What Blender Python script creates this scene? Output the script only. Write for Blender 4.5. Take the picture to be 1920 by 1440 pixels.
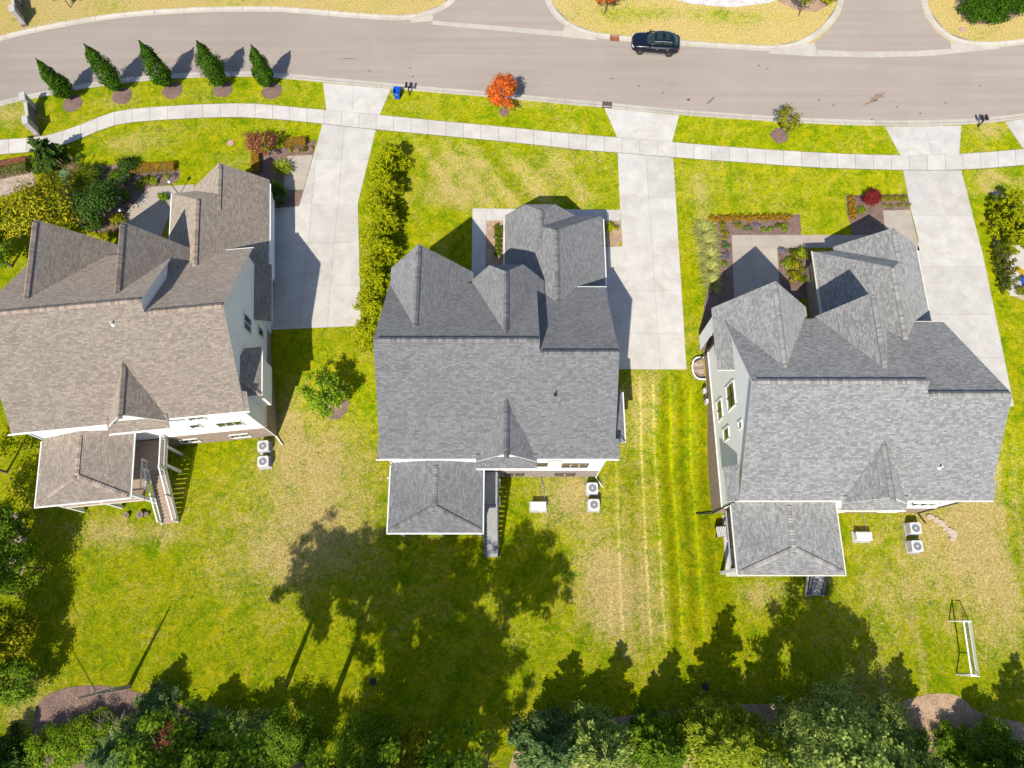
import bpy, bmesh, math, random
import numpy as np
from mathutils import Vector, Matrix

for o in list(bpy.data.objects):
    bpy.data.objects.remove(o)
S = bpy.context.scene
COL = S.collection
rad = math.radians

# ------------------------------------------------------------------ camera, sky, sun, exposure
F, NADIR, CH = 1350.0, 1160.0, 58.0             # focal length (px of a 1920 frame), nadir row, camera height
TILT = math.atan((NADIR - 720.0) / F)
cam = bpy.data.cameras.new('drone_camera')
cam.sensor_fit = 'HORIZONTAL'; cam.sensor_width = 36.0
cam.lens = F / 1920.0 * 36.0
cam.clip_start = 0.5; cam.clip_end = 3000.0
camo = bpy.data.objects.new('drone_camera', cam); COL.objects.link(camo)
camo.location = (0, 0, CH); camo.rotation_euler = (TILT, 0, 0)
S.camera = camo

SUN_EL, SH_AZ = rad(49.5), rad(19.0)            # elevation; heading of the shadows, clockwise from north (+Y)
w = bpy.data.worlds.new('World'); S.world = w; w.use_nodes = True
nt = w.node_tree
sky = nt.nodes.new('ShaderNodeTexSky'); sky.sky_type = 'NISHITA'; sky.sun_disc = False
sky.ozone_density = 3.0; sky.sun_elevation = SUN_EL; sky.sun_rotation = SH_AZ + math.pi
bg = nt.nodes['Background']; bg.inputs[1].default_value = 0.105
nt.links.new(sky.outputs[0], bg.inputs[0])
sl = bpy.data.lights.new('sun', 'SUN'); sl.energy = 4.4; sl.angle = rad(0.55); sl.color = (1.0, 0.925, 0.79)
so = bpy.data.objects.new('sun', sl); COL.objects.link(so)
dv = Vector((math.sin(SH_AZ) * math.cos(SUN_EL), math.cos(SH_AZ) * math.cos(SUN_EL), -math.sin(SUN_EL)))
so.rotation_euler = dv.to_track_quat('-Z', 'Y').to_euler(); so.location = (-20, -60, 70)
S.view_settings.view_transform = 'Standard'; S.view_settings.look = 'None'
S.view_settings.gamma = 1.0; S.view_settings.use_curve_mapping = False
S.view_settings.exposure = 0.56
S.render.resolution_x = 1024; S.render.resolution_y = 768

# ------------------------------------------------------------------ helpers
def sm(t):
    t = min(1.0, max(0.0, t)); return t * t * (3 - 2 * t)
REAR = -1.8
def gz(x, y):                                     # lie of the land: level street side, lower back gardens
    return REAR * sm((21.0 - 0.1 * x - y) / 8.0)
_c, _s = math.cos(TILT), math.sin(TILT)
def at(u, v, z=None):                             # survey point (u, v of the 1920 px plan) at height z, or on the ground
    a, b = u - 960.0, 720.0 - v
    dx, dy, dz = a, b * _c + F * _s, b * _s - F * _c
    zz = 0.0 if z is None else z
    for _ in range(1 if z is not None else 8):
        k = (zz - CH) / dz
        x, y = dx * k, dy * k
        if z is None: zz = gz(x, y)
    return Vector((x, y, zz))

def tag(o, label=None, cat=None, group=None, kind=None):
    if label: o['label'] = label
    if cat: o['category'] = cat
    if group: o['group'] = group
    if kind: o['kind'] = kind
    return o
def thing(name, label, cat, loc=(0, 0, 0), rz=0.0, group=None):
    o = bpy.data.objects.new(name, None); COL.objects.link(o)
    o.empty_display_size = 0.3
    o.location = loc; o.rotation_euler = (0, 0, rz)
    return tag(o, label, cat, group)
def link(name, me, parent=None, loc=None, rz=0.0):
    o = bpy.data.objects.new(name, me); COL.objects.link(o)
    if parent is not None: o.parent = parent
    if loc is not None: o.location = loc
    if rz: o.rotation_euler = (0, 0, rz)
    return o
def copy_tree(o, parent=None):
    c = o.copy(); COL.objects.link(c)
    if parent is not None: c.parent = parent
    for ch in list(o.children): copy_tree(ch, c)
    return c

class MB:
    """collects polygons; build() makes ONE mesh object"""
    def __init__(self): self.v = []; self.f = []; self.m = []; self.uv = []
    def poly(self, pts, mi=0, uv=None):
        n = len(self.v); self.v += [tuple(p) for p in pts]
        self.f.append(tuple(range(n, n + len(pts)))); self.m.append(mi)
        self.uv += list(uv) if uv else [(p[0] + p[1] * 0.37, p[2]) for p in pts]
    def box(self, c, d, rz=0.0, mi=0, taper=1.0):
        x, y, z = d[0] / 2, d[1] / 2, d[2] / 2
        cr, sr = math.cos(rz), math.sin(rz)
        def P(a, b, e):
            t = taper if e > 0 else 1.0
            a, b = a * t, b * t
            return (c[0] + a * cr - b * sr, c[1] + a * sr + b * cr, c[2] + e)
        p = [P(-x, -y, -z), P(x, -y, -z), P(x, y, -z), P(-x, y, -z), P(-x, -y, z), P(x, -y, z), P(x, y, z), P(-x, y, z)]
        for q in ((0, 3, 2, 1), (4, 5, 6, 7), (0, 1, 5, 4), (1, 2, 6, 5), (2, 3, 7, 6), (3, 0, 4, 7)):
            self.poly([p[i] for i in q], mi)
        return self
    def bar(self, a, b, w_, h_=None, mi=0):        # rectangular bar from a to b
        a, b = Vector(a), Vector(b); h_ = h_ or w_
        d = (b - a); L = d.length
        if L < 1e-6: return self
        d /= L
        up = Vector((0, 0, 1)) if abs(d.z) < 0.95 else Vector((0, 1, 0))
        s = d.cross(up).normalized(); u = s.cross(d).normalized()
        r = [(-w_ / 2, -h_ / 2), (w_ / 2, -h_ / 2), (w_ / 2, h_ / 2), (-w_ / 2, h_ / 2)]
        A = [a + s * p + u * q for p, q in r]; B = [b + s * p + u * q for p, q in r]
        self.poly(A[::-1] if False else [A[0], A[1], A[2], A[3]], mi); self.poly([B[3], B[2], B[1], B[0]], mi)
        for i in range(4):
            j = (i + 1) % 4; self.poly([A[j], A[i], B[i], B[j]], mi)
        return self
    def tube(self, a, b, r0, r1=None, n=8, mi=0, cap=True):
        a, b = Vector(a), Vector(b); r1 = r0 if r1 is None else r1
        d = (b - a)
        if d.length < 1e-6: return self
        d.normalize()
        up = Vector((0, 0, 1)) if abs(d.z) < 0.9 else Vector((1, 0, 0))
        s = d.cross(up).normalized(); u = s.cross(d)
        A = []; B = []
        for i in range(n):
            t = 2 * math.pi * i / n; k = s * math.cos(t) + u * math.sin(t)
            A.append(a + k * r0); B.append(b + k * r1)
        for i in range(n):
            j = (i + 1) % n; self.poly([A[i], A[j], B[j], B[i]], mi)
        if cap:
            self.poly(A[::-1], mi); self.poly(B, mi)
        return self
    def prism(self, pts, z0, z1, mi=0, side=None):  # vertical prism over a plan polygon (counter-clockwise)
        side = mi if side is None else side
        ar = sum(pts[i][0] * pts[(i + 1) % len(pts)][1] - pts[(i + 1) % len(pts)][0] * pts[i][1] for i in range(len(pts)))
        if ar < 0: pts = pts[::-1]
        self.poly([(p[0], p[1], z1) for p in pts], mi)
        for i in range(len(pts)):
            p, q = pts[i], pts[(i + 1) % len(pts)]
            self.poly([(p[0], p[1], z0), (q[0], q[1], z0), (q[0], q[1], z1), (p[0], p[1], z1)], side)
        return self
    def mesh(self, name, mats, smooth=False):
        me = bpy.data.meshes.new(name)
        me.from_pydata(self.v, [], self.f)
        for m_ in (mats if isinstance(mats, (list, tuple)) else [mats]): me.materials.append(m_)
        if any(self.m): me.polygons.foreach_set('material_index', self.m)
        ul = me.uv_layers.new(name='UVMap')
        ul.data.foreach_set('uv', np.array(self.uv, dtype=np.float32).ravel())
        if smooth: me.polygons.foreach_set('use_smooth', [True] * len(me.polygons))
        me.update(); return me
    def build(self, name, mats, parent=None, loc=None, rz=0.0, smooth=False):
        return link(name, self.mesh(name, mats, smooth), parent, loc, rz)

# ------------------------------------------------------------------ materials
class NB:
    def __init__(self, name, rough=0.8, spec=0.25):
        self.mat = bpy.data.materials.new(name); self.mat.use_nodes = True
        self.t = self.mat.node_tree; self.b = self.t.nodes['Principled BSDF']
        self.b.inputs['Roughness'].default_value = rough
        self.b.inputs['Specular IOR Level'].default_value = spec
        self._co = None
    def n(self, typ, **kw):
        x = self.t.nodes.new(typ)
        for k, v in kw.items(): setattr(x, k, v)
        return x
    def l(self, a, b): self.t.links.new(a, b)
    def co(self, out='Object'):
        if self._co is None: self._co = self.n('ShaderNodeTexCoord')
        return self._co.outputs[out]
    def noise(self, scale, detail=4.0, rough=0.6, vec=None, dist=0.0):
        x = self.n('ShaderNodeTexNoise'); x.inputs['Scale'].default_value = scale
        x.inputs['Detail'].default_value = detail; x.inputs['Roughness'].default_value = rough
        x.inputs['Distortion'].default_value = dist
        self.l(vec if vec is not None else self.co(), x.inputs['Vector']); return x.outputs['Fac']
    def ramp(self, fac, stops):
        r = self.n('ShaderNodeValToRGB'); e = r.color_ramp.elements
        while len(e) < len(stops): e.new(0.5)
        for i, (p, c) in enumerate(stops):
            e[i].position = p; e[i].color = (c[0], c[1], c[2], 1) if isinstance(c, (tuple, list)) else (c, c, c, 1)
        self.l(fac, r.inputs[0]); return r.outputs[0]
    def mix(self, fac, a, b, mode='MIX'):
        x = self.n('ShaderNodeMix', data_type='RGBA', blend_type=mode)
        for sock, v in ((x.inputs[0], fac), (x.inputs[6], a), (x.inputs[7], b)):
            if hasattr(v, 'is_linked') or isinstance(v, bpy.types.NodeSocket): self.l(v, sock)
            elif isinstance(v, (int, float)): sock.default_value = v
            else: sock.default_value = (v[0], v[1], v[2], 1)
        return x.outputs[2]
    def math(self, op, a, b=0.0, clamp=False):
        x = self.n('ShaderNodeMath', operation=op); x.use_clamp = clamp
        for sock, v in ((x.inputs[0], a), (x.inputs[1], b)):
            if isinstance(v, bpy.types.NodeSocket): self.l(v, sock)
            else: sock.default_value = v
        return x.outputs[0]
    def bump(self, h, strength=0.4, dist=0.02):
        x = self.n('ShaderNodeBump'); x.inputs['Strength'].default_value = strength; x.inputs['Distance'].default_value = dist
        self.l(h, x.inputs['Height']); self.l(x.outputs[0], self.b.inputs['Normal'])
    def base(self, c):
        if isinstance(c, bpy.types.NodeSocket): self.l(c, self.b.inputs['Base Color'])
        else: self.b.inputs['Base Color'].default_value = (c[0], c[1], c[2], 1)
        return self.mat
def plain(name, c, rough=0.6, metal=0.0, spec=0.4, var=0.12, vs=6.0):
    b = NB(name, rough, spec); b.b.inputs['Metallic'].default_value = metal
    f = b.noise(vs, 3)
    lo = tuple(x * (1 - var) for x in c); hi = tuple(min(1, x * (1 + var)) for x in c)
    return b.base(b.ramp(f, [(0.3, lo), (0.7, hi)]))

M = {}
def mat_shingle(name, c1, c2, dark):
    b = NB(name, 0.92, 0.12); b.b.inputs['Diffuse Roughness'].default_value = 0.75
    uv = b.co('UV')
    br = b.n('ShaderNodeTexBrick'); br.offset = 0.37; br.offset_frequency = 3; br.squash = 1.35; br.squash_frequency = 2
    for k, v in (('Scale', 1.0), ('Mortar Size', 0.008), ('Mortar Smooth', 0.3), ('Brick Width', 0.235), ('Row Height', 0.135), ('Bias', 0.0)):
        br.inputs[k].default_value = v
    b.l(uv, br.inputs['Vector'])
    br.inputs['Color1'].default_value = (*c1, 1); br.inputs['Color2'].default_value = (*c2, 1); br.inputs['Mortar'].default_value = (*dark, 1)
    # second, coarser tab pattern breaks the regularity
    b2 = b.n('ShaderNodeTexBrick'); b2.offset = 0.61; b2.offset_frequency = 2
    for k, v in (('Scale', 1.0), ('Mortar Size', 0.0), ('Brick Width', 0.36), ('Row Height', 0.135), ('Bias', 0.0)):
        b2.inputs[k].default_value = v
    b2.inputs['Color1'].default_value = (0.91, 0.91, 0.91, 1); b2.inputs['Color2'].default_value = (1.08, 1.08, 1.08, 1)
    b.l(uv, b2.inputs['Vector'])
    c = b.mix(1.0, br.outputs['Color'], b2.outputs['Color'], 'MULTIPLY')
    big = b.ramp(b.noise(0.45, 3, 0.6), [(0.3, 0.95), (0.7, 1.04)])
    c = b.mix(1.0, c, big, 'MULTIPLY')
    fine = b.ramp(b.noise(22, 2), [(0.3, 0.88), (0.7, 1.1)])
    c = b.mix(1.0, c, fine, 'MULTIPLY')
    inv = b.math('SUBTRACT', 1.0, br.outputs['Fac'])
    b.bump(inv, 0.6, 0.012)
    return b.base(c)
M['roof_taupe'] = mat_shingle('taupe_shingles', (0.243, 0.207, 0.175), (0.350, 0.302, 0.260), (0.155, 0.130, 0.110))
M['roof_charcoal'] = mat_shingle('charcoal_shingles', (0.154, 0.158, 0.168), (0.228, 0.233, 0.245), (0.098, 0.10, 0.108))
M['roof_grey'] = mat_shingle('grey_shingles', (0.194, 0.198, 0.203), (0.315, 0.320, 0.326), (0.112, 0.114, 0.117))
def mat_cap(name, c):
    b = NB(name, 0.9, 0.12)
    g = b.n('ShaderNodeNewGeometry')
    return b.base(b.ramp(g.outputs['Random Per Island'], [(0.0, tuple(x * 0.68 for x in c)), (0.5, c), (1.0, tuple(x * 1.25 for x in c))]))
M['cap_taupe'] = mat_cap('taupe_ridge', (0.29, 0.235, 0.195))
M['cap_charcoal'] = mat_cap('charcoal_ridge', (0.165, 0.165, 0.172))
M['cap_grey'] = mat_cap('grey_ridge', (0.26, 0.255, 0.25))

def mat_siding(name, c):
    b = NB(name, 0.55, 0.3)
    sep = b.n('ShaderNodeSeparateXYZ'); b.l(b.co(), sep.inputs[0])
    fr = b.math('FRACT', b.math('MULTIPLY', sep.outputs[2], 1 / 0.17))
    b.bump(b.math('SUBTRACT', 1.0, fr), 0.7, 0.02)
    f = b.ramp(b.noise(1.2, 4), [(0.3, tuple(x * 0.92 for x in c)), (0.7, c)])
    ln = b.ramp(fr, [(0.0, 0.78), (0.1, 1.0)])
    return b.base(b.mix(1.0, f, ln, 'MULTIPLY'))
M['siding_white'] = mat_siding('white_siding', (0.80, 0.80, 0.79))
M['siding_pale'] = mat_siding('pale_grey_siding', (0.80, 0.80, 0.79))
def mat_brick(name, c1, c2, mortar):
    b = NB(name, 0.9, 0.15)
    br = b.n('ShaderNodeTexBrick')
    for k, v in (('Scale', 1.0), ('Mortar Size', 0.012), ('Brick Width', 0.22), ('Row Height', 0.078)): br.inputs[k].default_value = v
    b.l(b.co('UV'), br.inputs['Vector'])
    br.inputs['Color1'].default_value = (*c1, 1); br.inputs['Color2'].default_value = (*c2, 1); br.inputs['Mortar'].default_value = (*mortar, 1)
    n = b.ramp(b.noise(3, 4), [(0.3, 0.8), (0.7, 1.15)])
    b.bump(b.math('SUBTRACT', 1.0, br.outputs['Fac']), 0.5, 0.01)
    return b.base(b.mix(1.0, br.outputs['Color'], n, 'MULTIPLY'))
M['brick_brown'] = mat_brick('brown_brick', (0.26, 0.165, 0.12), (0.36, 0.245, 0.185), (0.34, 0.31, 0.28))
M['brick_grey'] = mat_brick('grey_brown_brick', (0.25, 0.195, 0.17), (0.33, 0.27, 0.245), (0.36, 0.34, 0.33))
M['trim'] = plain('white_trim', (0.70, 0.70, 0.70), 0.45, var=0.05)
M['trim_cream'] = plain('cream_gutter', (0.62, 0.57, 0.50), 0.45, var=0.08)
M['dark_metal'] = plain('dark_metal', (0.02, 0.02, 0.023), 0.45)
M['galv'] = plain('galvanised_metal', (0.42, 0.43, 0.44), 0.4, 0.6)
M['deck_grey'] = plain('grey_composite_deck', (0.30, 0.30, 0.31), 0.7, var=0.15, vs=4)
M['deck_tan'] = plain('tan_composite_deck', (0.33, 0.245, 0.19), 0.75, var=0.15, vs=4)
M['deck_dark'] = plain('brown_deck_board', (0.15, 0.11, 0.09), 0.75, var=0.2, vs=4)
M['interior'] = plain('dim_interior', (0.03, 0.04, 0.035), 0.9)
def mat_glass():
    b = NB('window_glass', 0.04, 0.6); b.b.inputs['Metallic'].default_value = 0.0
    b.b.inputs['Coat Weight'].default_value = 0.6; b.b.inputs['Coat Roughness'].default_value = 0.02
    return b.base((0.018, 0.032, 0.026))
M['glass'] = mat_glass()

def mat_concrete(name, c, stain=0.0):
    b = NB(name, 0.9, 0.2)
    oi = b.n('ShaderNodeObjectInfo')
    f = b.ramp(b.noise(0.7, 5, 0.65), [(0.25, tuple(x * 0.80 for x in c)), (0.75, tuple(min(1, x * 1.10) for x in c))])
    r = b.ramp(oi.outputs['Random'], [(0, 0.93), (1, 1.05)])
    f = b.mix(1.0, f, r, 'MULTIPLY')
    g = b.ramp(b.noise(9, 4, 0.7), [(0.3, 0.93), (0.7, 1.04)])
    f = b.mix(1.0, f, g, 'MULTIPLY')
    if stain:
        s = b.noise(0.34, 6, 0.75, dist=2.0)
        k = b.ramp(s, [(0.52, 0.0), (0.62, stain)])
        f = b.mix(k, f, tuple(x * y for x, y in zip(c, (0.80, 0.70, 0.58))))
    b.bump(b.noise(40, 2), 0.15, 0.01)
    return b.base(f)
M['concrete'] = mat_concrete('pale_concrete', (0.49, 0.472, 0.448), 0.35)
M['concrete_walk'] = mat_concrete('sidewalk_concrete', (0.49, 0.472, 0.446), 0.3)
M['concrete_kerb'] = mat_concrete('kerb_concrete', (0.46, 0.425, 0.37), 0.3)
M['concrete_tan'] = mat_concrete('tan_concrete', (0.40, 0.35, 0.295))
M['joint'] = plain('joint_sand', (0.20, 0.18, 0.15), 0.95)
M['joint_dark'] = plain('edge_soil', (0.10, 0.075, 0.05), 0.95)

def mat_road():
    b = NB('worn_asphalt', 0.93, 0.15); b.b.inputs['Diffuse Roughness'].default_value = 0.6
    c = b.ramp(b.noise(0.12, 5, 0.6, dist=0.6), [(0.25, (0.262, 0.227, 0.203)), (0.75, (0.304, 0.265, 0.239))])
    g = b.ramp(b.noise(30, 3, 0.75), [(0.25, 0.86), (0.75, 1.12)])
    c = b.mix(1.0, c, g, 'MULTIPLY')
    # long faint wheel streaks
    mp = b.n('ShaderNodeMapping'); mp.inputs['Scale'].default_value = (0.05, 1.4, 1); mp.inputs['Rotation'].default_value = (0, 0, rad(8)); b.l(b.co(), mp.inputs[0])
    st = b.ramp(b.noise(1.0, 3, 0.6, mp.outputs[0], 0.4), [(0.35, 0.93), (0.7, 1.05)])
    c = b.mix(1.0, c, st, 'MULTIPLY')
    sp = b.ramp(b.noise(0.55, 6, 0.8, dist=1.2), [(0.68, 0.0), (0.78, 0.4)])
    c = b.mix(sp, c, (0.19, 0.155, 0.13))
    b.bump(b.noise(60, 2), 0.3, 0.01)
    return b.base(c)
M['road'] = mat_road()

def mat_mulch(name, c1, c2):
    b = NB(name, 0.97, 0.1)
    v = b.n('ShaderNodeTexVoronoi'); v.inputs['Scale'].default_value = 9.0; b.l(b.co(), v.inputs['Vector'])
    c = b.mix(b.ramp(v.outputs['Distance'], [(0.1, 0.0), (0.6, 1.0)]), c1, c2)
    c = b.mix(1.0, c, b.ramp(b.noise(1.3, 5), [(0.3, 0.75), (0.7, 1.2)]), 'MULTIPLY')
    b.bump(v.outputs['Distance'], 0.8, 0.04)
    return b.base(c)
M['mulch'] = mat_mulch('bark_mulch', (0.115, 0.074, 0.060), (0.205, 0.140, 0.118))
M['soil'] = mat_mulch('dry_leaf_soil', (0.24, 0.155, 0.10), (0.40, 0.28, 0.19))
M['gravel'] = mat_mulch('pink_gravel', (0.22, 0.155, 0.125), (0.42, 0.33, 0.28))
M['rock'] = mat_mulch('white_rock', (0.34, 0.31, 0.29), (0.62, 0.60, 0.58))

def mat_lawn():
    b = NB('lawn_grass', 0.95, 0.03); b.b.inputs['Diffuse Roughness'].default_value = 0.8
    at_ = b.n('ShaderNodeAttribute'); at_.attribute_name = 'dry'
    st = b.n('ShaderNodeAttribute'); st.attribute_name = 'stripe'
    n0 = b.noise(0.13, 4, 0.6, dist=0.8)
    n1 = b.noise(0.42, 6, 0.72, dist=1.2)
    n2 = b.noise(1.5, 6, 0.78, dist=1.6)
    n3 = b.noise(7.0, 4, 0.8)
    # blades lie in swirls: stretched, distorted noise gives the mown fleck
    mp = b.n('ShaderNodeMapping'); mp.inputs['Scale'].default_value = (4.2, 1.7, 1); mp.inputs['Rotation'].default_value = (0, 0, rad(28)); b.l(b.co(), mp.inputs[0])
    n4 = b.noise(1.0, 5, 0.72, mp.outputs[0], 2.4)
    mp2 = b.n('ShaderNodeMapping'); mp2.inputs['Scale'].default_value = (1.5, 4.6, 1); mp2.inputs['Rotation'].default_value = (0, 0, rad(-20)); b.l(b.co(), mp2.inputs[0])
    n5 = b.noise(1.0, 5, 0.72, mp2.outputs[0], 2.4)
    green = b.ramp(n2, [(0.28, (0.066, 0.125, 0.002)), (0.42, (0.180, 0.230, 0.002)), (0.56, (0.310, 0.318, 0.003)), (0.76, (0.420, 0.375, 0.008))])
    lush = b.ramp(n1, [(0.32, (0.50, 0.76, 0.8)), (0.5, (0.98, 1.0, 1.0)), (0.66, (1.18, 1.06, 1.0))])
    green = b.mix(1.0, green, lush, 'MULTIPLY')
    straw = b.ramp(n3, [(0.3, (0.33, 0.245, 0.085)), (0.7, (0.55, 0.43, 0.20))])
    d = b.math('ADD', at_.outputs['Fac'], b.math('MULTIPLY', b.math('SUBTRACT', n1, 0.5), 1.0))
    d = b.math('ADD', d, b.math('MULTIPLY', b.math('SUBTRACT', n0, 0.5), 0.8))
    d = b.math('ADD', d, b.math('MULTIPLY', b.math('SUBTRACT', n4, 0.5), 1.7))
    d = b.math('ADD', d, b.math('MULTIPLY', b.math('SUBTRACT', n5, 0.5), 1.4))
    d = b.math('ADD', d, b.math('MULTIPLY', b.math('SUBTRACT', n3, 0.5), 0.6))
    k = b.ramp(d, [(0.40, 0.0), (0.85, 0.9)])
    c = b.mix(k, green, straw)
    s = b.math('ADD', 1.0, st.outputs['Fac'])
    cs = b.n('ShaderNodeCombineColor')
    for i in range(3): b.l(s, cs.inputs[i])
    c = b.mix(1.0, c, cs.outputs[0], 'MULTIPLY')
    g = b.ramp(b.noise(7, 5, 0.9), [(0.25, 0.48), (0.75, 1.5)])
    c = b.mix(1.0, c, g, 'MULTIPLY')
    h = b.math('ADD', b.noise(9, 4, 0.8), b.math('MULTIPLY', b.math('ADD', n4, n5), 0.7))
    b.bump(h, 0.9, 0.13)
    return b.base(c)
M['lawn'] = mat_lawn()

def mat_leaf(name, lo, mid, hi, transl=0.4, rough=0.55):
    b = NB(name, 0.7, 0.08)
    g = b.n('ShaderNodeNewGeometry')
    c = b.ramp(g.outputs['Random Per Island'], [(0.0, lo), (0.5, mid), (1.0, hi)])
    cl = b.ramp(b.noise(0.9, 3), [(0.3, 0.72), (0.7, 1.2)])
    c = b.mix(1.0, c, cl, 'MULTIPLY')
    b.base(c)
    tr = b.n('ShaderNodeBsdfTranslucent'); b.l(c, tr.inputs[0])
    mx = b.n('ShaderNodeMixShader'); mx.inputs[0].default_value = transl
    b.l(b.b.outputs[0], mx.inputs[1]); b.l(tr.outputs[0], mx.inputs[2])
    b.l(mx.outputs[0], b.t.nodes['Material Output'].inputs[0])
    return b.mat
M['leaf_columnar'] = mat_leaf('hornbeam_leaf', (0.014, 0.055, 0.003), (0.045, 0.125, 0.006), (0.12, 0.23, 0.012))
M['leaf_yellow'] = mat_leaf('golden_cedar_leaf', (0.060, 0.105, 0.003), (0.29, 0.34, 0.004), (0.68, 0.68, 0.008))
M['leaf_orange'] = mat_leaf('autumn_maple_leaf', (0.36, 0.06, 0.012), (0.66, 0.115, 0.028), (0.80, 0.30, 0.03))
M['leaf_redbrown'] = mat_leaf('red_brown_leaf', (0.17, 0.055, 0.03), (0.34, 0.115, 0.06), (0.42, 0.22, 0.10))
M['leaf_red'] = mat_leaf('japanese_maple_leaf', (0.13, 0.010, 0.014), (0.26, 0.025, 0.03), (0.36, 0.06, 0.05))
M['leaf_sparse'] = mat_leaf('yellow_green_leaf', (0.10, 0.12, 0.01), (0.24, 0.25, 0.02), (0.36, 0.32, 0.03))
M['leaf_bright'] = mat_leaf('bright_green_leaf', (0.06, 0.13, 0.006), (0.18, 0.31, 0.012), (0.42, 0.52, 0.03))
M['leaf_gold'] = mat_leaf('turning_gold_leaf', (0.05, 0.09, 0.005), (0.22, 0.25, 0.010), (0.66, 0.54, 0.02))
M['leaf_ever'] = mat_leaf('evergreen_needle', (0.018, 0.052, 0.009), (0.05, 0.115, 0.016), (0.13, 0.21, 0.03))
M['leaf_pine'] = mat_leaf('blue_green_pine', (0.040, 0.095, 0.026), (0.125, 0.215, 0.062), (0.28, 0.38, 0.13))
M['leaf_olive'] = mat_leaf('silvery_olive_leaf', (0.055, 0.11, 0.018), (0.22, 0.32, 0.062), (0.62, 0.70, 0.18))
M['leaf_lime'] = mat_leaf('lime_green_leaf', (0.09, 0.14, 0.006), (0.27, 0.34, 0.016), (0.46, 0.50, 0.045))
M['leaf_wood'] = mat_leaf('woodland_leaf', (0.040, 0.10, 0.006), (0.13, 0.235, 0.012), (0.28, 0.38, 0.025))
M['leaf_hedge'] = mat_leaf('orange_green_box', (0.20, 0.13, 0.006), (0.40, 0.21, 0.008), (0.50, 0.34, 0.015))
M['leaf_box'] = mat_leaf('boxwood_leaf', (0.05, 0.085, 0.006), (0.13, 0.17, 0.008), (0.22, 0.25, 0.015))
M['leaf_grassy'] = mat_leaf('variegated_grass', (0.24, 0.28, 0.06), (0.46, 0.48, 0.13), (0.66, 0.64, 0.26))
M['leaf_plume'] = mat_leaf('dry_plume', (0.30, 0.20, 0.10), (0.45, 0.32, 0.18), (0.55, 0.42, 0.26))
M['leaf_lavender'] = mat_leaf('lavender_flower', (0.12, 0.13, 0.10), (0.24, 0.22, 0.28), (0.34, 0.28, 0.42))
M['bark'] = plain('bark', (0.16, 0.12, 0.09), 0.95, var=0.3, vs=14)
M['bark_pale'] = plain('pale_bark', (0.34, 0.29, 0.25), 0.95, var=0.25, vs=14)
M['stone'] = plain('field_stone', (0.44, 0.35, 0.28), 0.9, var=0.25, vs=3)
# ------------------------------------------------------------------ ground, road, kerbs, walks
def P2(l): return [at(u, v, 0.0).to_2d() for u, v in l]
def axis(lo, hi, step, far):
    a = [-f for f in far[::-1]] + list(np.arange(lo, hi + 1e-6, step)) + list(far)
    return np.array(sorted(a))
xs = axis(-56, 56, 0.25, (62, 80, 130, 300, 1500)); xs = np.unique(np.round(np.concatenate([xs, np.arange(7.5, 17.5, 0.0833)]), 3)); ys = axis(-22, 66, 0.25, (70, 90, 140, 300, 1500))
GX, GY = np.meshgrid(xs, ys)
t_ = np.clip((21.0 - 0.1 * GX - GY) / 8.0, 0, 1); GZ = REAR * t_ * t_ * (3 - 2 * t_)
dry = np.full_like(GX, 0.24)
dry = np.where(GY > 44 + 0.0 * GX, np.maximum(dry, 0.24), dry)
def blob(u, v, rx, ry, amt):
    p = at(u, v); return amt * np.exp(-(((GX - p.x) / rx) ** 2 + ((GY - p.y) / ry) ** 2))
for b_ in ((250, 270, 3, 1.6, .38), (330, 250, 3, 1.5, .22), (440, 300, 3, 1.2, .3), (400, 235, 2, 1, .15), (230, 190, 2, 1, .25), (390, 185, 3, .8, .2), (20, 215, 3, 2, .5),
           (560, 880, 3.5, 5, .42), (610, 990, 4, 5, .40), (480, 1030, 5, 4, .34), (200, 1000, 2.4, 1.2, .5), (300, 1000, 2, 1, .4), (630, 830, 2, 4, .3), (540, 800, 1.5, 3, .35), (60, 1330, 3, 2, .4),
           (870, 370, 5, 1.6, .42), (850, 300, 5, 2.6, .26), (1050, 300, 5, 3, .24), (960, 330, 6, 2.5, .22), (1090, 370, 3, 1.6, .25), (700, 450, 1, 8, .2),
           (1040, 940, 2.6, 2.6, .46), (1075, 920, 2, 2, .4), (1120, 1060, 2.2, 3.5, .58), (1150, 1140, 2.6, 2.6, .5), (1210, 1090, 2.5, 6, .3), (1200, 740, 3, 4, .38), (1180, 900, 2, 6, .25), (700, 870, 1.6, 5, .22),
           (1830, 900, 2.5, 8, .5), (1760, 1010, 3.5, 4, .42), (1850, 1100, 3, 6, .35), (1680, 1120, 4, 4, .30), (1420, 1110, 3, 1.5, .42), (1325, 480, .9, 9, .42), (1330, 760, .7, 5, .38), (1640, 1290, 3, 2, .3),
           (1340, 350, 5, 2, .14), (1870, 340, 3, 1.5, .35), (1855, 245, 1.6, 1.0, .5), (1000, 190, 4, .8, .3), (945, 212, 1, .6, .4)):
    dry += blob(*b_)
north = at(960, 45, 0).y
dry = np.where(GY > 49.5 - 0.0022 * (GX + 22) ** 2 * 0 + 0.0, dry, dry)
Nk = P2([(0, 78), (107, 52), (233, 33), (367, 24), (533, 24), (640, 33), (907, 57), (1147, 78), (1413, 98), (1647, 107), (1830, 95), (1920, 85)])
ky = np.interp(GX, [p.x for p in Nk], [p.y for p in Nk])
dry = np.where(GY > ky, 0.98 + 0.12 * np.sin(GX * 0.5), dry)
for b_ in ((1250, 25, 8, 1.0, -.35), (1450, 35, 5, 1.2, -.3), (60, 40, 3, 2, -.2)): dry += blob(*b_)
stripe = np.zeros_like(GX)
yb0, yb1 = at(1200, 1250).y, at(1200, 700).y
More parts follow.
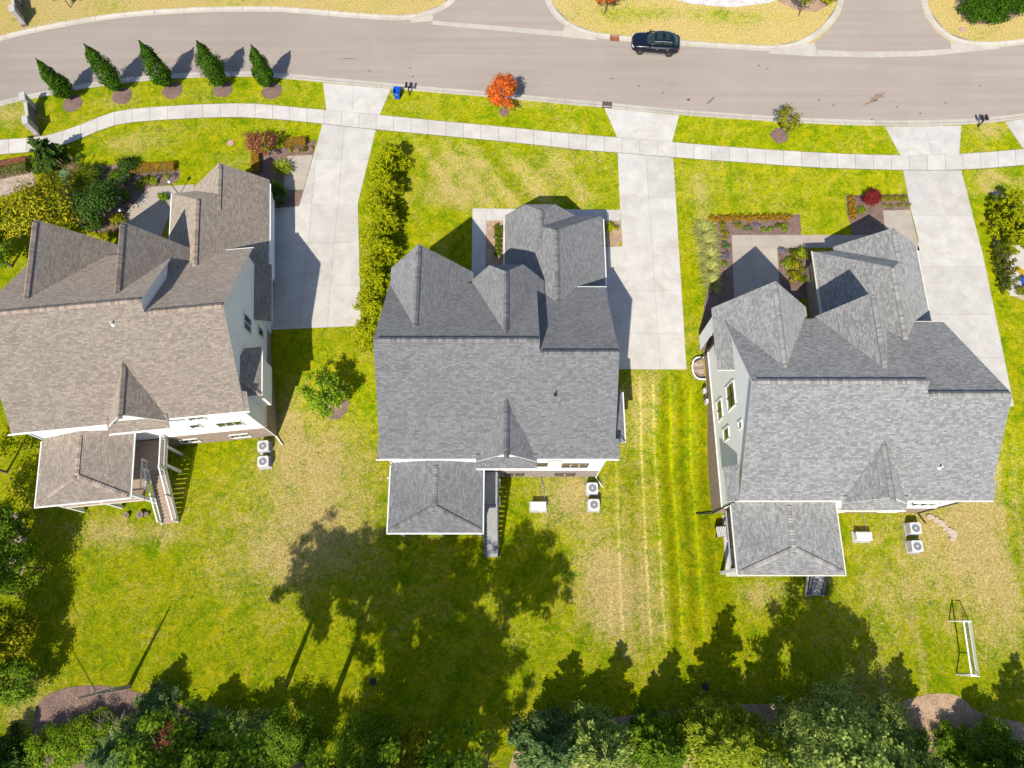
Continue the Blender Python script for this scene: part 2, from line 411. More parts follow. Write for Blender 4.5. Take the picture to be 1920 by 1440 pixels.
band = np.clip((GY - yb0) / 3, 0, 1) * np.clip((yb1 - GY) / 1.5, 0, 1)
for u, wd, am, dr in ((1138, .12, .10, .05), (1160, .11, .34, .12), (1186, .35, -.14, -.15), (1210, .11, .42, .15), (1236, .11, .42, .10), (1256, .34, -.26, -.45), (1268, .12, .42, -.35), (1288, .32, -.32, -.6), (1306, .12, .40, -.4), (1328, .40, -.28, -.5), (1350, .4, -.12, -.4)):
    x0 = at(u, 1000).x
    g = np.exp(-(((GX - x0 - 0.05 * np.sin(GY * 0.35 + u)) / wd) ** 2)) * band
    stripe += am * g; dry += dr * g
# diagonal mowing bands in front of the middle house and across its back lawn: uneven, fading in and out
rw = np.random.default_rng(3)
def bands(phase, lo=0.5, hi=2.6, n=9):
    out = np.zeros_like(phase)
    for k in range(n): out += np.sin(phase * rw.uniform(lo, hi) + rw.uniform(0, 6.28)) * rw.uniform(.4, 1)
    return out / n * 1.6
fade = 0.5 + 0.5 * np.sin(GX * 0.31 + 1.3) * np.sin(GY * 0.23)
def soft(x0, x1, y0, y1, e=1.5): return np.clip((GX - x0) / e, 0, 1) * np.clip((x1 - GX) / e, 0, 1) * np.clip((GY - y0) / e, 0, 1) * np.clip((y1 - GY) / e, 0, 1)
f1 = bands((GX * 0.83 + GY * 0.55), .8, 3.2) * soft(-11, 9, 24, 47) * (.4 + fade)
stripe += 0.16 * f1; dry += 0.20 * f1
f2 = bands((GX * 0.86 - GY * 0.5), .8, 3.0) * soft(-13, 9, -12, 9) * (.4 + fade)
stripe += 0.12 * f2; dry += 0.06 * f2
f3 = bands(GX + 0.15 * np.sin(GY * 0.4), 1.5, 6.0) * soft(26, 56, -14, 13) * (.3 + fade)
dry += 0.26 * f3
f4 = bands(GY * 1.0 + 0.2 * np.sin(GX * .5), .8, 3.0) * soft(12, 34, 28, 48)
stripe += 0.07 * f4
nx, ny = len(xs), len(ys)
V = np.stack([GX, GY, GZ], -1).reshape(-1, 3)
ii = (np.arange(ny - 1)[:, None] * nx + np.arange(nx - 1)[None, :]).ravel()
Q = np.stack([ii, ii + 1, ii + nx + 1, ii + nx], -1)
def np_mesh(name, V, Q, mat):
    me = bpy.data.meshes.new(name); k = Q.shape[1]
    me.vertices.add(len(V)); me.vertices.foreach_set('co', V.astype(np.float32).ravel())
    me.loops.add(Q.size); me.loops.foreach_set('vertex_index', Q.astype(np.int32).ravel())
    me.polygons.add(len(Q)); me.polygons.foreach_set('loop_start', np.arange(0, Q.size, k, dtype=np.int32))
    me.update(calc_edges=True); me.materials.append(mat); return me
me = np_mesh('lawn', V, Q, M['lawn'])
for nm, arr in (('dry', dry), ('stripe', stripe)):
    a_ = me.attributes.new(nm, 'FLOAT', 'POINT'); a_.data.foreach_set('value', arr.astype(np.float32).ravel())
me.polygons.foreach_set('use_smooth', [True] * len(me.polygons))
tag(link('lawn', me), kind='structure')

def resample(pts, step=None, n=None):
    pts = [Vector(p) for p in pts]; d = [0.0]
    for a, b in zip(pts, pts[1:]): d.append(d[-1] + (b - a).length)
    n = n or max(1, int(round(d[-1] / step)))
    out = []
    for i in range(n + 1):
        t = d[-1] * i / n; k = 0
        while k < len(pts) - 2 and d[k + 1] < t: k += 1
        s_ = (t - d[k]) / max(1e-9, d[k + 1] - d[k]); out.append(pts[k].lerp(pts[k + 1], s_))
    return out
def smooth(pts, it=2):                              # Chaikin corner cutting
    pts = [Vector(p) for p in pts]
    for _ in range(it):
        q = [pts[0]]
        for a, b in zip(pts, pts[1:]): q += [a.lerp(b, .25), a.lerp(b, .75)]
        pts = q + [pts[-1]]
    return pts
def offset(pts, d):                                 # + = to the left of travel
    out = []
    for i, p in enumerate(pts):
        t = (pts[min(i + 1, len(pts) - 1)] - pts[max(i - 1, 0)]).normalized()
        out.append(p + Vector((-t.y, t.x)) * d)
    return out
def ribbon(a, b, z):
    m = MB()
    for i in range(len(a) - 1): m.poly([(*a[i], z), (*a[i + 1], z), (*b[i + 1], z), (*b[i], z)])
    return m
S_back = smooth(P2([(-330, 320), (-150, 250), (0, 198), (83, 181), (140, 170), (187, 162), (287, 150), (400, 144), (483, 144), (547, 149), (610, 155), (733, 166), (790, 172), (930, 183), (1073, 197), (1133, 202), (1273, 216), (1390, 224), (1513, 232), (1657, 237), (1803, 235), (1880, 228), (1920, 223), (2060, 200), (2250, 160)]))
N_edge = smooth(P2([(-330, 200), (-150, 128), (0, 78), (107, 52), (233, 33), (367, 24), (467, 22), (533, 24), (640, 33), (807, 45), (907, 57), (1053, 68), (1147, 78), (1280, 88), (1413, 98), (1530, 105), (1647, 107), (1747, 104), (1830, 95), (1920, 85), (2060, 62), (2250, 20)]))
S_back = resample(S_back, n=150); N_edge = resample(N_edge, n=150)
rd = ribbon(S_back, offset(N_edge, 0.3), 0.012); tag(rd.build('road', M['road']), kind='structure')
for nm, pl in (('side_street', [(853, 0), (837, 13), (812, 28), (800, 50), (1075, 74), (1066, 52), (1040, 27), (1024, 0), (1000, -60), (990, -160), (890, -160), (880, -50)]),
               ('side_street', [(1582, 0), (1577, 25), (1558, 52), (1527, 80), (1520, 104), (1640, 112), (1800, 100), (1787, 84), (1755, 60), (1733, 30), (1725, 0), (1715, -160), (1575, -160)])):
    m = MB(); m.poly([(*p, 0.018) for p in P2(pl)][::-1]); o = m.build(nm, M['road'])
    tag(o, kind='structure')
# --- kerbs: a bedding strip with separate cast segments on it
def kerb(name, back, width, side, joint=3.0, h=0.10, low=0.035):
    """back = lawn-side line; the pan lies to the given side of travel"""
    L = resample(back, step=joint); 
    bed = ribbon(L, offset(L, side * width), 0.0215) if side < 0 else ribbon(offset(L, width), L, 0.0215)
    if side < 0: bed.f = [f[::-1] for f in bed.f]
    b = tag(bed.build(name, M['joint']), kind='structure')
    fine = resample(back, n=(len(L) - 1) * 4)
    prof = [(0.0, 0.0), (0.0, h), (0.16, h), (0.30, low + .012), (width, low), (width, 0.0)]
    rows = [offset(fine, side * d) for d, _ in prof]
    for k in range(len(L) - 1):
        m = MB(); i0, i1 = k * 4, k * 4 + 4
        def pt(j, i):
            p = rows[j][i]
            if i == i0 or i == i1:
                q = rows[j][i + (1 if i == i0 else -1)]; p = p + (q - p).normalized() * 0.012
            return (*p, prof[j][1])
        for i in range(i0, i1):
            for j in range(len(prof) - 1):
                q = [pt(j, i), pt(j, i + 1), pt(j + 1, i + 1), pt(j + 1, i)]
                m.poly(q if side < 0 else q[::-1])
        for i in (i0, i1): m.poly([pt(j, i) for j in range(len(prof))])
        m.build('kerb_segment', M['concrete_kerb'], b)
    return b
kerb('kerb_south', S_back, 0.62, +1)
kerb('kerb_north_west', resample(smooth(P2([(-330, 188), (-150, 116), (0, 67), (107, 43), (233, 23), (367, 14.5), (467, 12.7), (533, 13.5), (640, 23), (720, 29), (767, 30), (800, 22), (827, 12), (846, -2), (862, -40), (866, -150)])), n=80), 0.62, -1)
kerb('kerb_north_middle', resample(smooth(P2([(1004, -150), (1012, -50), (1032, -2), (1042, 20), (1060, 38), (1090, 56), (1140, 66), (1280, 77), (1400, 85), (1455, 87), (1493, 81), (1527, 62), (1553, 38), (1567, 17), (1572, -4), (1570, -150)])), n=80), 0.62, -1)
kerb('kerb_north_east', resample(smooth(P2([(1722, -150), (1737, -6), (1742, 23), (1760, 50), (1787, 71), (1820, 79), (1863, 80), (1920, 74), (2060, 52), (2250, 10)])), n=60), 0.62, -1)
def slab_poly(m, pts, z0, z1): return m.prism([tuple(p) for p in pts], z0, z1)
for nm, pls in (('gutter_pan', [[(770, 32), (812, 28), (812, 39), (770, 43)], [(812, 39), (1055, 59), (1053, 69), (807, 46)], [(1055, 59), (1062, 42), (1100, 61), (1120, 76), (1053, 69)]]),
                ('gutter_pan', [[(1452, 92), (1527, 80), (1531, 94), (1529, 106), (1440, 100)], [(1531, 94), (1600, 97), (1650, 97), (1715, 96), (1718, 106), (1647, 108), (1529, 106)], [(1715, 96), (1783, 92), (1790, 100), (1750, 105), (1718, 106)], [(1783, 92), (1781, 80), (1820, 84), (1875, 84), (1875, 91), (1830, 96), (1790, 100)]])):
    b0 = MB(); allp = P2([q for pl in pls for q in pl]); cx = sum((p for p in allp), Vector((0, 0))) / len(allp)
    root = MB(); root.prism([tuple(p) for p in P2(pls[1])], 0.0, 0.024); r_ = tag(root.build(nm, M['joint']), kind='structure')
    for pl in pls:
        q = P2(pl); cc = sum(q, Vector((0, 0))) / len(q)
        m = MB(); m.prism([tuple(p + (cc - p).normalized() * 0.015) for p in q], 0.0, 0.03); m.build('slab', M['concrete_kerb'], r_)

# --- sidewalk in cast slabs
W_top = smooth(P2([(-330, 330), (-120, 276), (0, 262), (73, 258), (117, 247), (163, 230), (192, 217), (222, 208), (253, 204), (317, 199), (427, 194), (487, 195), (547, 201), (612, 207), (712, 216), (820, 227), (933, 237), (1067, 251), (1157, 258), (1260, 267), (1380, 277), (1487, 284), (1580, 289), (1688, 292), (1798, 290), (1920, 280), (2060, 264), (2250, 232)]), 1)
W_bot = smooth(P2([(-330, 364), (-120, 306), (0, 289), (47, 287), (100, 277), (133, 268), (167, 253), (197, 240), (222, 233), (257, 228), (333, 223), (423, 219), (483, 221), (547, 226), (605, 232), (705, 243), (813, 253), (963, 267), (1097, 282), (1158, 286), (1262, 295), (1413, 306), (1520, 314), (1613, 317), (1693, 319), (1802, 319), (1920, 310), (2060, 292), (2250, 258)]), 1)
def slabs(name, ta, tb, mat, z=0.045, gap=0.012, bedmat='joint_dark', grow=0.05):
    a0 = offset(ta, grow); b0 = offset(tb, -grow)
    bed = ribbon(b0, a0, 0.022); root = tag(bed.build(name, M[bedmat]), kind='structure')
    for i in range(len(ta) - 1):
        q = [tb[i], tb[i + 1], ta[i + 1], ta[i]]; ex = (q[1] - q[0]).normalized() * gap
        q = [q[0] + ex, q[1] - ex, q[2] - ex, q[3] + ex]
        m = MB(); m.prism([tuple(p) for p in q], 0.0, z); m.build('slab', mat, root)
    return root
n_sl = 78
sidewalk = slabs('sidewalk', resample(W_top, n=n_sl), resample(W_bot, n=n_sl), M['concrete_walk'])

def clip(poly, a, b, c):                              # keep a*x+b*y<=c
    out = []
    for i in range(len(poly)):
        p, q = poly[i], poly[(i + 1) % len(poly)]
        dp, dq = a * p[0] + b * p[1] - c, a * q[0] + b * q[1] - c
        if dp <= 0: out.append(p)
        if dp * dq < 0:
            t = dp / (dp - dq); out.append((p[0] + (q[0] - p[0]) * t, p[1] + (q[1] - p[1]) * t))
    return out
def area(p): return abs(sum(p[i][0] * p[(i + 1) % len(p)][1] - p[(i + 1) % len(p)][0] * p[i][1] for i in range(len(p)))) / 2
def panels(name, pl, xcuts, ycuts, mat, z=0.04, rot=0.0, world=False, bed='joint'):
    pts = [tuple(p) for p in (pl if world else P2(pl))]
    cr, sr = math.cos(rot), math.sin(rot)
    R = lambda p: (p[0] * cr + p[1] * sr, -p[0] * sr + p[1] * cr); RI = lambda p: (p[0] * cr - p[1] * sr, p[0] * sr + p[1] * cr)
    m = MB(); m.prism(pts, 0.0, z - 0.016); root = tag(m.build(name, M[bed]), kind='structure')
    q0 = [R(p) for p in pts]
    X = [-1e3] + sorted(xcuts) + [1e3]; Y = [-1e3] + sorted(ycuts) + [1e3]; g = 0.009
    for x0, x1 in zip(X, X[1:]):
        for y0, y1 in zip(Y, Y[1:]):
            q = clip(clip(clip(clip(q0, -1, 0, -(x0 + g)), 1, 0, x1 - g), 0, -1, -(y0 + g)), 0, 1, y1 - g)
            if len(q) > 2 and area(q) > 0.03:
                mm = MB(); mm.prism([RI(p) for p in q], 0.0, z); mm.build('slab', mat, root)
    return root
def xw(u, v): return at(u, v, 0).x
def yw(u, v): return at(u, v, 0).y
panels('driveway_apron', [(606, 156), (733, 167), (712, 215.5), (612, 206.5)], [xw(662, 185)], [], M['concrete'])
panels('driveway', [(605, 233), (705, 244), (671, 382), (677, 611), (500, 619), (500, 392), (561, 387)], [xw(575, 480), xw(625, 480)], [yw(600, 300), yw(600, 383), yw(600, 455), yw(600, 535)], M['concrete'])
panels('driveway_apron', [(1133, 203), (1273, 217), (1260, 266.5), (1157, 257.5)], [], [], M['concrete'])
panels('driveway', [(1158, 287), (1262, 296), (1287, 693), (1120, 692), (1120, 464), (1167, 462), (1162, 380)], [xw(1225, 500)], [yw(1200, 372), yw(1200, 463), yw(1200, 545), yw(1200, 625)], M['concrete'])
panels('driveway_apron', [(1659, 238), (1802, 236), (1798, 289.5), (1688, 291.5)], [xw(1740, 262)], [yw(1740, 262)], M['concrete'])
panels('driveway', [(1693, 320), (1802, 320), (1843, 480), (1901, 762), (1860, 764), (1700, 640), (1722, 450), (1707, 392)], [], [yw(1760, 405), yw(1760, 500), yw(1760, 590), yw(1760, 670)], M['concrete'])
panels('driveway_apron', [(1884, 229), (1990, 213), (2000, 266), (1917, 278)], [], [], M['concrete'])
panels('front_path', [(886, 391), (1163, 394), (1163, 415), (912, 414), (911, 540), (884, 540)], [xw(912, 400), xw(945, 400), xw(1110, 400), xw(1136, 400)], [yw(900, 414), yw(900, 447), yw(900, 475)], M['concrete'])
panels('front_path', [(1372, 441), (1634, 441), (1624, 465), (1457, 465), (1463, 560), (1376, 560)], [xw(1415, 500)], [yw(1420, 465), yw(1420, 505)], M['concrete_tan'])
panels('front_pad', [(1655, 395), (1706, 394), (1724, 470), (1664, 470)], [], [], M['concrete_tan'])
panels('front_path', [(279, 351), (364, 346), (364, 375), (330, 372), (300, 450), (236, 450), (231, 407)], [], [yw(260, 400)], M['concrete_tan'])
panels('front_pad', [(539, 293), (587, 291), (569, 356), (531, 357)], [], [], M['concrete_tan'])

# --- planting beds and bare soil, laid as sheets a few millimetres apart
def sheet(name, pl, mat, z=0.02, closed_smooth=False, px=True):
    q = [at(u, v) for u, v in pl]
    if closed_smooth:
        for _ in range(2):
            r = []
            for a, b in zip(q, q[1:] + q[:1]): r += [a.lerp(b, .25), a.lerp(b, .75)]
            q = r
    c = sum(q, Vector()) / len(q); m = MB()
    rng = [c.lerp(p, t) for t in (1.0,) for p in q]
    m.poly([(p.x, p.y, gz(p.x, p.y) + z) for p in q])
    me_ = m.mesh(name, mat)
    bm_ = bmesh.new(); bm_.from_mesh(me_); bmesh.ops.recalc_face_normals(bm_, faces=bm_.faces)
    if sum(f.normal.z for f in bm_.faces) < 0: bmesh.ops.reverse_faces(bm_, faces=bm_.faces)
    bm_.to_mesh(me_); bm_.free()
    return tag(link(name, me_), kind='structure')
def disc(u, v, r): 
    p = at(u, v); random.seed(int(u))
    m = MB(); n = 22
    ring = [(p.x + r * (1 + random.uniform(-.09, .09)) * math.cos(2 * math.pi * i / n), p.y + r * (1 + random.uniform(-.09, .09)) * math.sin(2 * math.pi * i / n)) for i in range(n)]
    for i in range(n):
        a, b = ring[i], ring[(i + 1) % n]
        m.poly([(p.x, p.y, gz(p.x, p.y) + .12), (a[0], a[1], gz(*a) + .015), (b[0], b[1], gz(*b) + .015)])
    return tag(m.build('mulch_ring', M['mulch'], smooth=True), kind='structure')
for u, v, r in ((136, 194, .98), (229, 180, .98), (323, 170, .98), (418, 167, .98), (510, 171, .98), (1461, 254, .85), (627, 757, 1.25), (945, 210, .5)): disc(u, v, r)
sheet('mulch_bed', [(1340, 405), (1500, 402), (1502, 441), (1372, 441), (1376, 560), (1340, 575), (1330, 660), (1310, 655), (1322, 560), (1345, 440)], M['mulch'])
sheet('mulch_bed', [(1586, 366), (1706, 364), (1706, 394), (1655, 395), (1662, 440), (1600, 441), (1588, 400)], M['mulch'])
sheet('mulch_bed', [(1457, 465), (1520, 465), (1528, 560), (1463, 560)], M['mulch'], 0.024)
sheet('mulch_bed', [(912, 414), (950, 414), (950, 510), (911, 510)], M['soil'])
sheet('mulch_bed', [(1133, 416), (1164, 416), (1166, 450), (1158, 462), (1133, 462)], M['soil'], 0.05)
sheet('mulch_bed', [(475, 290), (592, 262), (587, 292), (538, 294), (531, 357), (569, 357), (562, 388), (500, 392), (470, 340)], M['mulch'])
sheet('mulch_bed', [(150, 310), (338, 305), (337, 345), (279, 351), (231, 407), (228, 440), (140, 430), (100, 360)], M['mulch'], closed_smooth=True)
sheet('gravel_bed', [(0, 330), (58, 318), (70, 345), (0, 372)], M['gravel'])
sheet('gravel_bed', [(1850, 352), (1866, 372), (1862, 430), (1866, 500), (1880, 540), (1915, 566), (1990, 570), (1990, 400), (1900, 372)], M['gravel'], closed_smooth=True)
sheet('bare_soil', [(60, 1370), (70, 1310), (130, 1285), (220, 1285), (330, 1320), (420, 1345), (560, 1380), (560, 1500), (60, 1500)], M['mulch'], closed_smooth=True)
sheet('bare_soil', [(960, 1405), (1010, 1360), (1200, 1340), (1320, 1320), (1450, 1320), (1660, 1330), (1730, 1300), (1800, 1300), (1830, 1340), (1960, 1360), (2000, 1520), (940, 1520)], M['soil'], closed_smooth=True)
sheet('bare_soil', [(-60, 1020), (10, 960), (40, 960), (55, 1040), (40, 1090), (-60, 1110)], M['gravel'], closed_smooth=True)
sheet('bare_soil', [(980, 900), (1120, 897), (1128, 925), (1090, 955), (1040, 935), (980, 915)], M['soil'], 0.018, closed_smooth=True) if False else None
sheet('rock_bed', [(1255, -2), (1300, 8), (1370, 14), (1440, 6), (1462, -2), (1462, -90), (1255, -90)], M['rock'], 0.02)
sheet('mulch_bed', [(1460, 4), (1490, 18), (1530, 24), (1548, 12), (1566, -4), (1566, -90), (1460, -90)], M['soil'])
sheet('mulch_bed', [(1790, 4), (1800, 30), (1830, 48), (1880, 42), (1935, 22), (1990, -10), (1990, -110), (1790, -110)], M['soil'], closed_smooth=True)
def stain(name, label, u, v, rx, ry, rot, mat, seed, z=0.0165):
    rg = random.Random(seed); p = at(u, v, 0.0); n = 26; m = MB(); pts = []
    for i in range(n):
        a = 2 * math.pi * i / n; k = rg.uniform(.45, 1.1); x, y = rx * k * math.cos(a), ry * k * math.sin(a)
        pts.append((p.x + x * math.cos(rot) - y * math.sin(rot), p.y + x * math.sin(rot) + y * math.cos(rot), z))
    m.poly(pts); return tag(m.build(name, M[mat]), label, 'stain', kind='stuff')
M['mud'] = plain('dried_mud', (0.235, 0.165, 0.115), 0.95, var=0.25, vs=5)
M['tar'] = plain('dark_tar', (0.17, 0.145, 0.13), 0.9, var=0.2, vs=5)
stain('mud_stain', 'brown mud stain on the street at the right', 1645, 182, 1.1, .38, rad(28), 'mud', 1)
stain('mud_stain', 'thin brown streak beside the mud stain on the street', 1630, 193, .9, .14, rad(24), 'mud', 2)
stain('mud_stain', 'faint brown streak on the street above the right verge', 1333, 188, .8, .16, rad(45), 'tar', 3)
stain('mud_stain', 'dark tyre streak on the street at the left', 655, 110, 1.1, .07, rad(0), 'tar', 4)
for i_, (u_, v_) in enumerate(((693, 133), (769, 128), (774, 144), (1197, 161), (1243, 174), (1423, 123), (1439, 129), (1536, 187), (1563, 197), (1681, 201), (1725, 213), (1837, 161), (1773, 193), (1634, 224), (1148, 147))):
    stain('tar_spot', f'small dark spot on the street, {["first", "second", "third", "fourth", "fifth", "sixth", "seventh", "eighth", "ninth", "tenth", "eleventh", "twelfth", "thirteenth", "fourteenth", "fifteenth"][i_]} listed from the left group to the right', u_, v_, .13, .10, 0, 'joint_dark', 10 + i_)
# ------------------------------------------------------------------ houses
M['frame_bronze'] = plain('bronze_frame', (0.10, 0.075, 0.06), 0.5)
def house(name, label, loc, rz, sx, roof, cap, siding, brick, gutter, rail, style):
    """one plan for the three houses, written in plan metres of the middle house; base point (-1, 18)"""
    root = thing(name, label, 'house', loc, rz, 'detached houses along the street')
    OX, OY = -1.0, 18.0; st = style
    def T(p): return ((p[0] - OX) * sx, p[1] - OY, p[2])
    class HB(MB):
        def poly(self, pts, mi=0, uv=None): MB.poly(self, [T(p) for p in pts], mi, uv)
    R_, CAP, SID, BRK, GUT, TRIM = M[roof], M[cap], M[siding], M[brick], M[gutter], M['trim']
    TH = 0.12
    def slab(m, pts):
        p = [Vector(q) for q in pts]; nrm = Vector()
        for i in range(1, len(p) - 1): nrm += (p[i] - p[0]).cross(p[i + 1] - p[0])
        nrm.normalize()
        if nrm.z < 0: p = p[::-1]; nrm = -nrm
        hd = Vector((0, 0, 1)).cross(nrm)
        hd = hd.normalized() if hd.length > 1e-4 else Vector((1, 0, 0))
        ud = nrm.cross(hd)
        m.poly(p, 0, [(q.dot(hd) * (sx if abs(hd.x) > .5 else 1) + 60, q.dot(ud) + 60) for q in p])
        tv = min(TH / max(nrm.z, .3), .3); b = [q - Vector((0, 0, tv)) for q in p]
        m.poly(b[::-1], 1)
        for i in range(len(p)):
            j = (i + 1) % len(p); m.poly([p[i], b[i], b[j], p[j]], 1)
    def roofpart(nm, polys):
        m = HB()
        for q in polys: slab(m, q)
        return m.build(nm, [R_, TRIM], root)
    caps_m = HB()
    def caps(a, b, wd=0.19, step=0.165, drop=0.62):
        a, b = Vector(a), Vector(b); d = (b - a); L = d.length; d.normalize()
        s = Vector((-d.y, d.x, 0)).normalized(); n = int(L / step)
        for i in range(n):
            p = a + d * (i * L / n); q = a + d * ((i + 1) * L / n + 0.015)
            up0, up1 = Vector((0, 0, 0.115)), Vector((0, 0, 0.065)); dn = Vector((0, 0, -drop * wd))
            base = len(caps_m.v)
            c = [p + up0, q + up1, p + s * wd + dn + up0, q + s * wd + dn + up1, p - s * wd + dn + up0, q - s * wd + dn + up1]
            caps_m.v += [T(x) for x in c]
            for f in ((0, 1, 3, 2), (1, 0, 4, 5), (2, 4, 0), (1, 5, 3)):
                caps_m.f.append(tuple(base + k for k in f)); caps_m.m.append(0); caps_m.uv += [(0, 0)] * len(f)
    YS, ZS, YR, ZR, YN, ZN = 10.95, 7.0, 18.15, 12.1, 24.85, 7.15
    YR2, ZR2, YN2, ZN2 = 17.42, 11.58, 25.07, 5.93
    XW, XE, XM = -9.5, 7.4, 1.9
    mr = roofpart('main_roof', [
        [(XW, YS, ZS), (XE, YS, ZS), (XE, YR2, ZR2), (XM, YR2, ZR2), (XM, YR, ZR), (XW, YR, ZR)],
        [(XW, YR, ZR), (XM, YR, ZR), (XM, YN, ZN), (XW, YN, ZN)],
        [(XM, YR2, ZR2), (XE, YR2, ZR2), (XE, YN2, ZN2), (XM, YN2, ZN2)]])
    caps((XW + .3, YR, ZR), (XM - .1, YR, ZR)); caps((XM + .15, YR2, ZR2), (XE - .1, YR2, ZR2))
    # eave returns on the gable corners
    ww, wl = st.get('ret', (.30, 1.5))
    rt = [[(XW - ww, YS, ZS - .25 - ww * .5), (XW, YS, ZS - .03), (XW, YS + wl, ZS - .03 + .4 * min(wl, 1.6)), (XW - ww, YS + wl, ZS - .25 - ww * .5)],
          [(XE, YS, ZS - .03), (XE + .32, YS, ZS - .03), (XE + .32, YS + 1.3, ZS + .65), (XE, YS + 1.3, ZS + .85)]]
    for q_ in rt: roofpart('eave_return', [q_])
    # ---- walls
    xw_, xe_, yS, yN, zb, zt = -9.15, 7.05, 11.3, 24.5, -2.6, 1.2
    def wallq(m, a, b, z0, z1):                      # vertical quad from plan point a to b (outside on the right of travel)
        L = math.hypot((b[0] - a[0]) * sx, b[1] - a[1])
        m.poly([(*a, z0), (*b, z0), (*b, z1), (*a, z1)], 0, [(0, z0), (L, z0), (L, z1), (0, z1)])
    bm_ = HB(); fp = [(xw_, yS), (xe_, yS), (xe_, yN), (xw_, yN)]
    for a, b in zip(fp, fp[1:] + fp[:1]): wallq(bm_, a, b, zb, zt)
    # garage wing
    gx0, gx1, gy1 = 0.0, 7.3, 32.5
    wz = 3.35
    for a, b in (((gx1, yN), (gx1, gy1)), ((gx1, gy1), (gx0, gy1)), ((gx0, gy1), (gx0, yN))): wallq(bm_, a, b, -0.6, wz)
    bm_.build('brick_wall', BRK, root)
    sm_ = HB()
    wallq(sm_, (xw_, yS), (xe_, yS), zt, ZS + .05); wallq(sm_, (xe_, yN), (xw_, yN), zt, 5.9); wallq(sm_, (XM - .12, yN), (xw_, yN), 5.9, 7.1)
    e = 0.2
    def side(x, pts, flip):
        q = [(x, y, z) for y, z in pts]; q = q[::-1] if flip else q
        sm_.poly(q, 0, [(p[1], p[2]) for p in q])
    side(xw_, [(yN, zt), (yS, zt), (yS, ZS + .05), (YR, ZR - e), (yN, ZN + .03)], False)
    side(xe_, [(yS, zt), (yN, zt), (yN, ZN2 + .2), (YR2, ZR2 - e), (yS, ZS + .05)], False)
    side(XM - .12, [(YR2 - .3, ZR2 - .2), (24.6, 6.0), (24.6, 7.1), (YR, ZR - e)], False)
    sm_.build('siding_wall', SID, root)
    tb = HB()                                       # belt course between brick and siding
    for a, b in ((fp[0], fp[1]), (fp[1], fp[2]), (fp[3], fp[0])):
        d = Vector((b[0] - a[0], b[1] - a[1])).normalized(); nn = Vector((d.y, -d.x)) * 0.03
        tb.bar((a[0] + nn.x, a[1] + nn.y, zt + .06), (b[0] + nn.x, b[1] + nn.y, zt + .06), 0.07, 0.16)
    tb.build('belt_course', TRIM, root)
    # ---- front gables
    gw = HB()
    def gable(nm, xc, zr, x0, z0, x1, z1, yf, yb, yb0=None, yb1=None, dx=None, yrf=None, wallz=None, capd=None):
        yb0 = yb if yb0 is None else yb0; yb1 = yb if yb1 is None else yb1
        if dx:
            zc0 = zr + (z0 - zr) * dx / (xc - x0); zc1 = zr + (z1 - zr) * dx / (x1 - xc)
            ps = [[(x0, yf, z0), (xc - dx, yf, zc0), (xc, yrf, zr), (xc, yb, zr), (x0, yb0, z0)],
                  [(x1, yf, z1), (xc + dx, yf, zc1), (xc, yrf, zr), (xc, yb, zr), (x1, yb1, z1)],
                  [(xc - dx, yf, zc0), (xc + dx, yf, zc1), (xc, yrf, zr)]]
            tri = [(x0 + .25, z0), (xc - dx, zc0 - .2), (xc + dx, zc1 - .2), (x1 - .25, z1)]
        else:
            yrf = yf
            ps = [[(x0, yf, z0), (xc, yf, zr), (xc, yb, zr), (x0, yb0, z0)], [(x1, yf, z1), (xc, yf, zr), (xc, yb, zr), (x1, yb1, z1)]]
            tri = [(x0 + .25, z0 + .05), (xc, zr - .25), (x1 - .25, z1 + .05)]
        capd = capd or min((zr - z0) / (xc - x0), (zr - z1) / (x1 - xc)) * .93
        o = roofpart(nm, ps); caps((xc, yrf - (.02 if dx else .3), zr), (xc, yb + .05 if yb < yrf else yb - .05, zr), drop=capd)
        if wallz is not None:
            yw_ = yf - 0.28
            q = [(x1 - .25, yw_, wallz), (x0 + .25, yw_, wallz)] + [(x, yw_, z) for x, z in tri]
            gw.poly(q, 0, [(p[0], p[2]) for p in q])
            for x in (x0 + .25, x1 - .25):           # cheeks back to the wall
                zz = min(z0, z1) + .05
                gw.poly([(x, yw_, wallz), (x, yN - .05, wallz), (x, yN - .05, zz), (x, yw_, zz)], 0)
        return o
    st = style
    wx0 = st.get('wg_x0', -9.44); gable('gable_roof', -6.83, 11.15, wx0, 11.15 - (-6.83 - wx0) * 1.475, -3.05, 6.6, 26.05, 19.4, 20.9 if wx0 < -9.6 else 19.4, wallz=1.2)
    if st['clipped']:
        gable('gable_roof', -0.42, 11.65, -3.1, 7.0, 2.55, 6.8, 25.2, 18.7, dx=1.27, yrf=23.55, wallz=1.2)
        gable('wing_roof', 3.5, 7.5, -0.58, 3.4, 7.8, 3.4, 32.9, 22.93, 24.6, 24.6, dx=4.05, yrf=29.3)
        gable('wing_gable_roof', 2.38, 6.36, -0.58, 3.385, 5.95, 2.80, 33.15, 28.6, dx=1.28, yrf=31.75, wallz=1.2)
    else:
        gable('gable_roof', -0.30, 11.35, -2.6, 7.0, 2.75, 6.8, 25.1, 19.15, wallz=1.2)
        gable('wing_roof', 3.5, 7.5, -0.45, 3.4, 7.95, 3.4, 32.6, 22.93, 24.6, 24.6, dx=3.95, yrf=29.0)
        gable('wing_gable_roof', 4.75, 6.335, 1.35, 3.22, 7.95, 3.385, 33.2, 28.6, wallz=1.0)
    gw.build('gable_wall', SID, root)
    # ---- rear gable with its pent roof
    gable('rear_gable_roof', -0.38, 9.62, -2.45, 7.15, 1.68, 7.15, 10.75, 14.7)
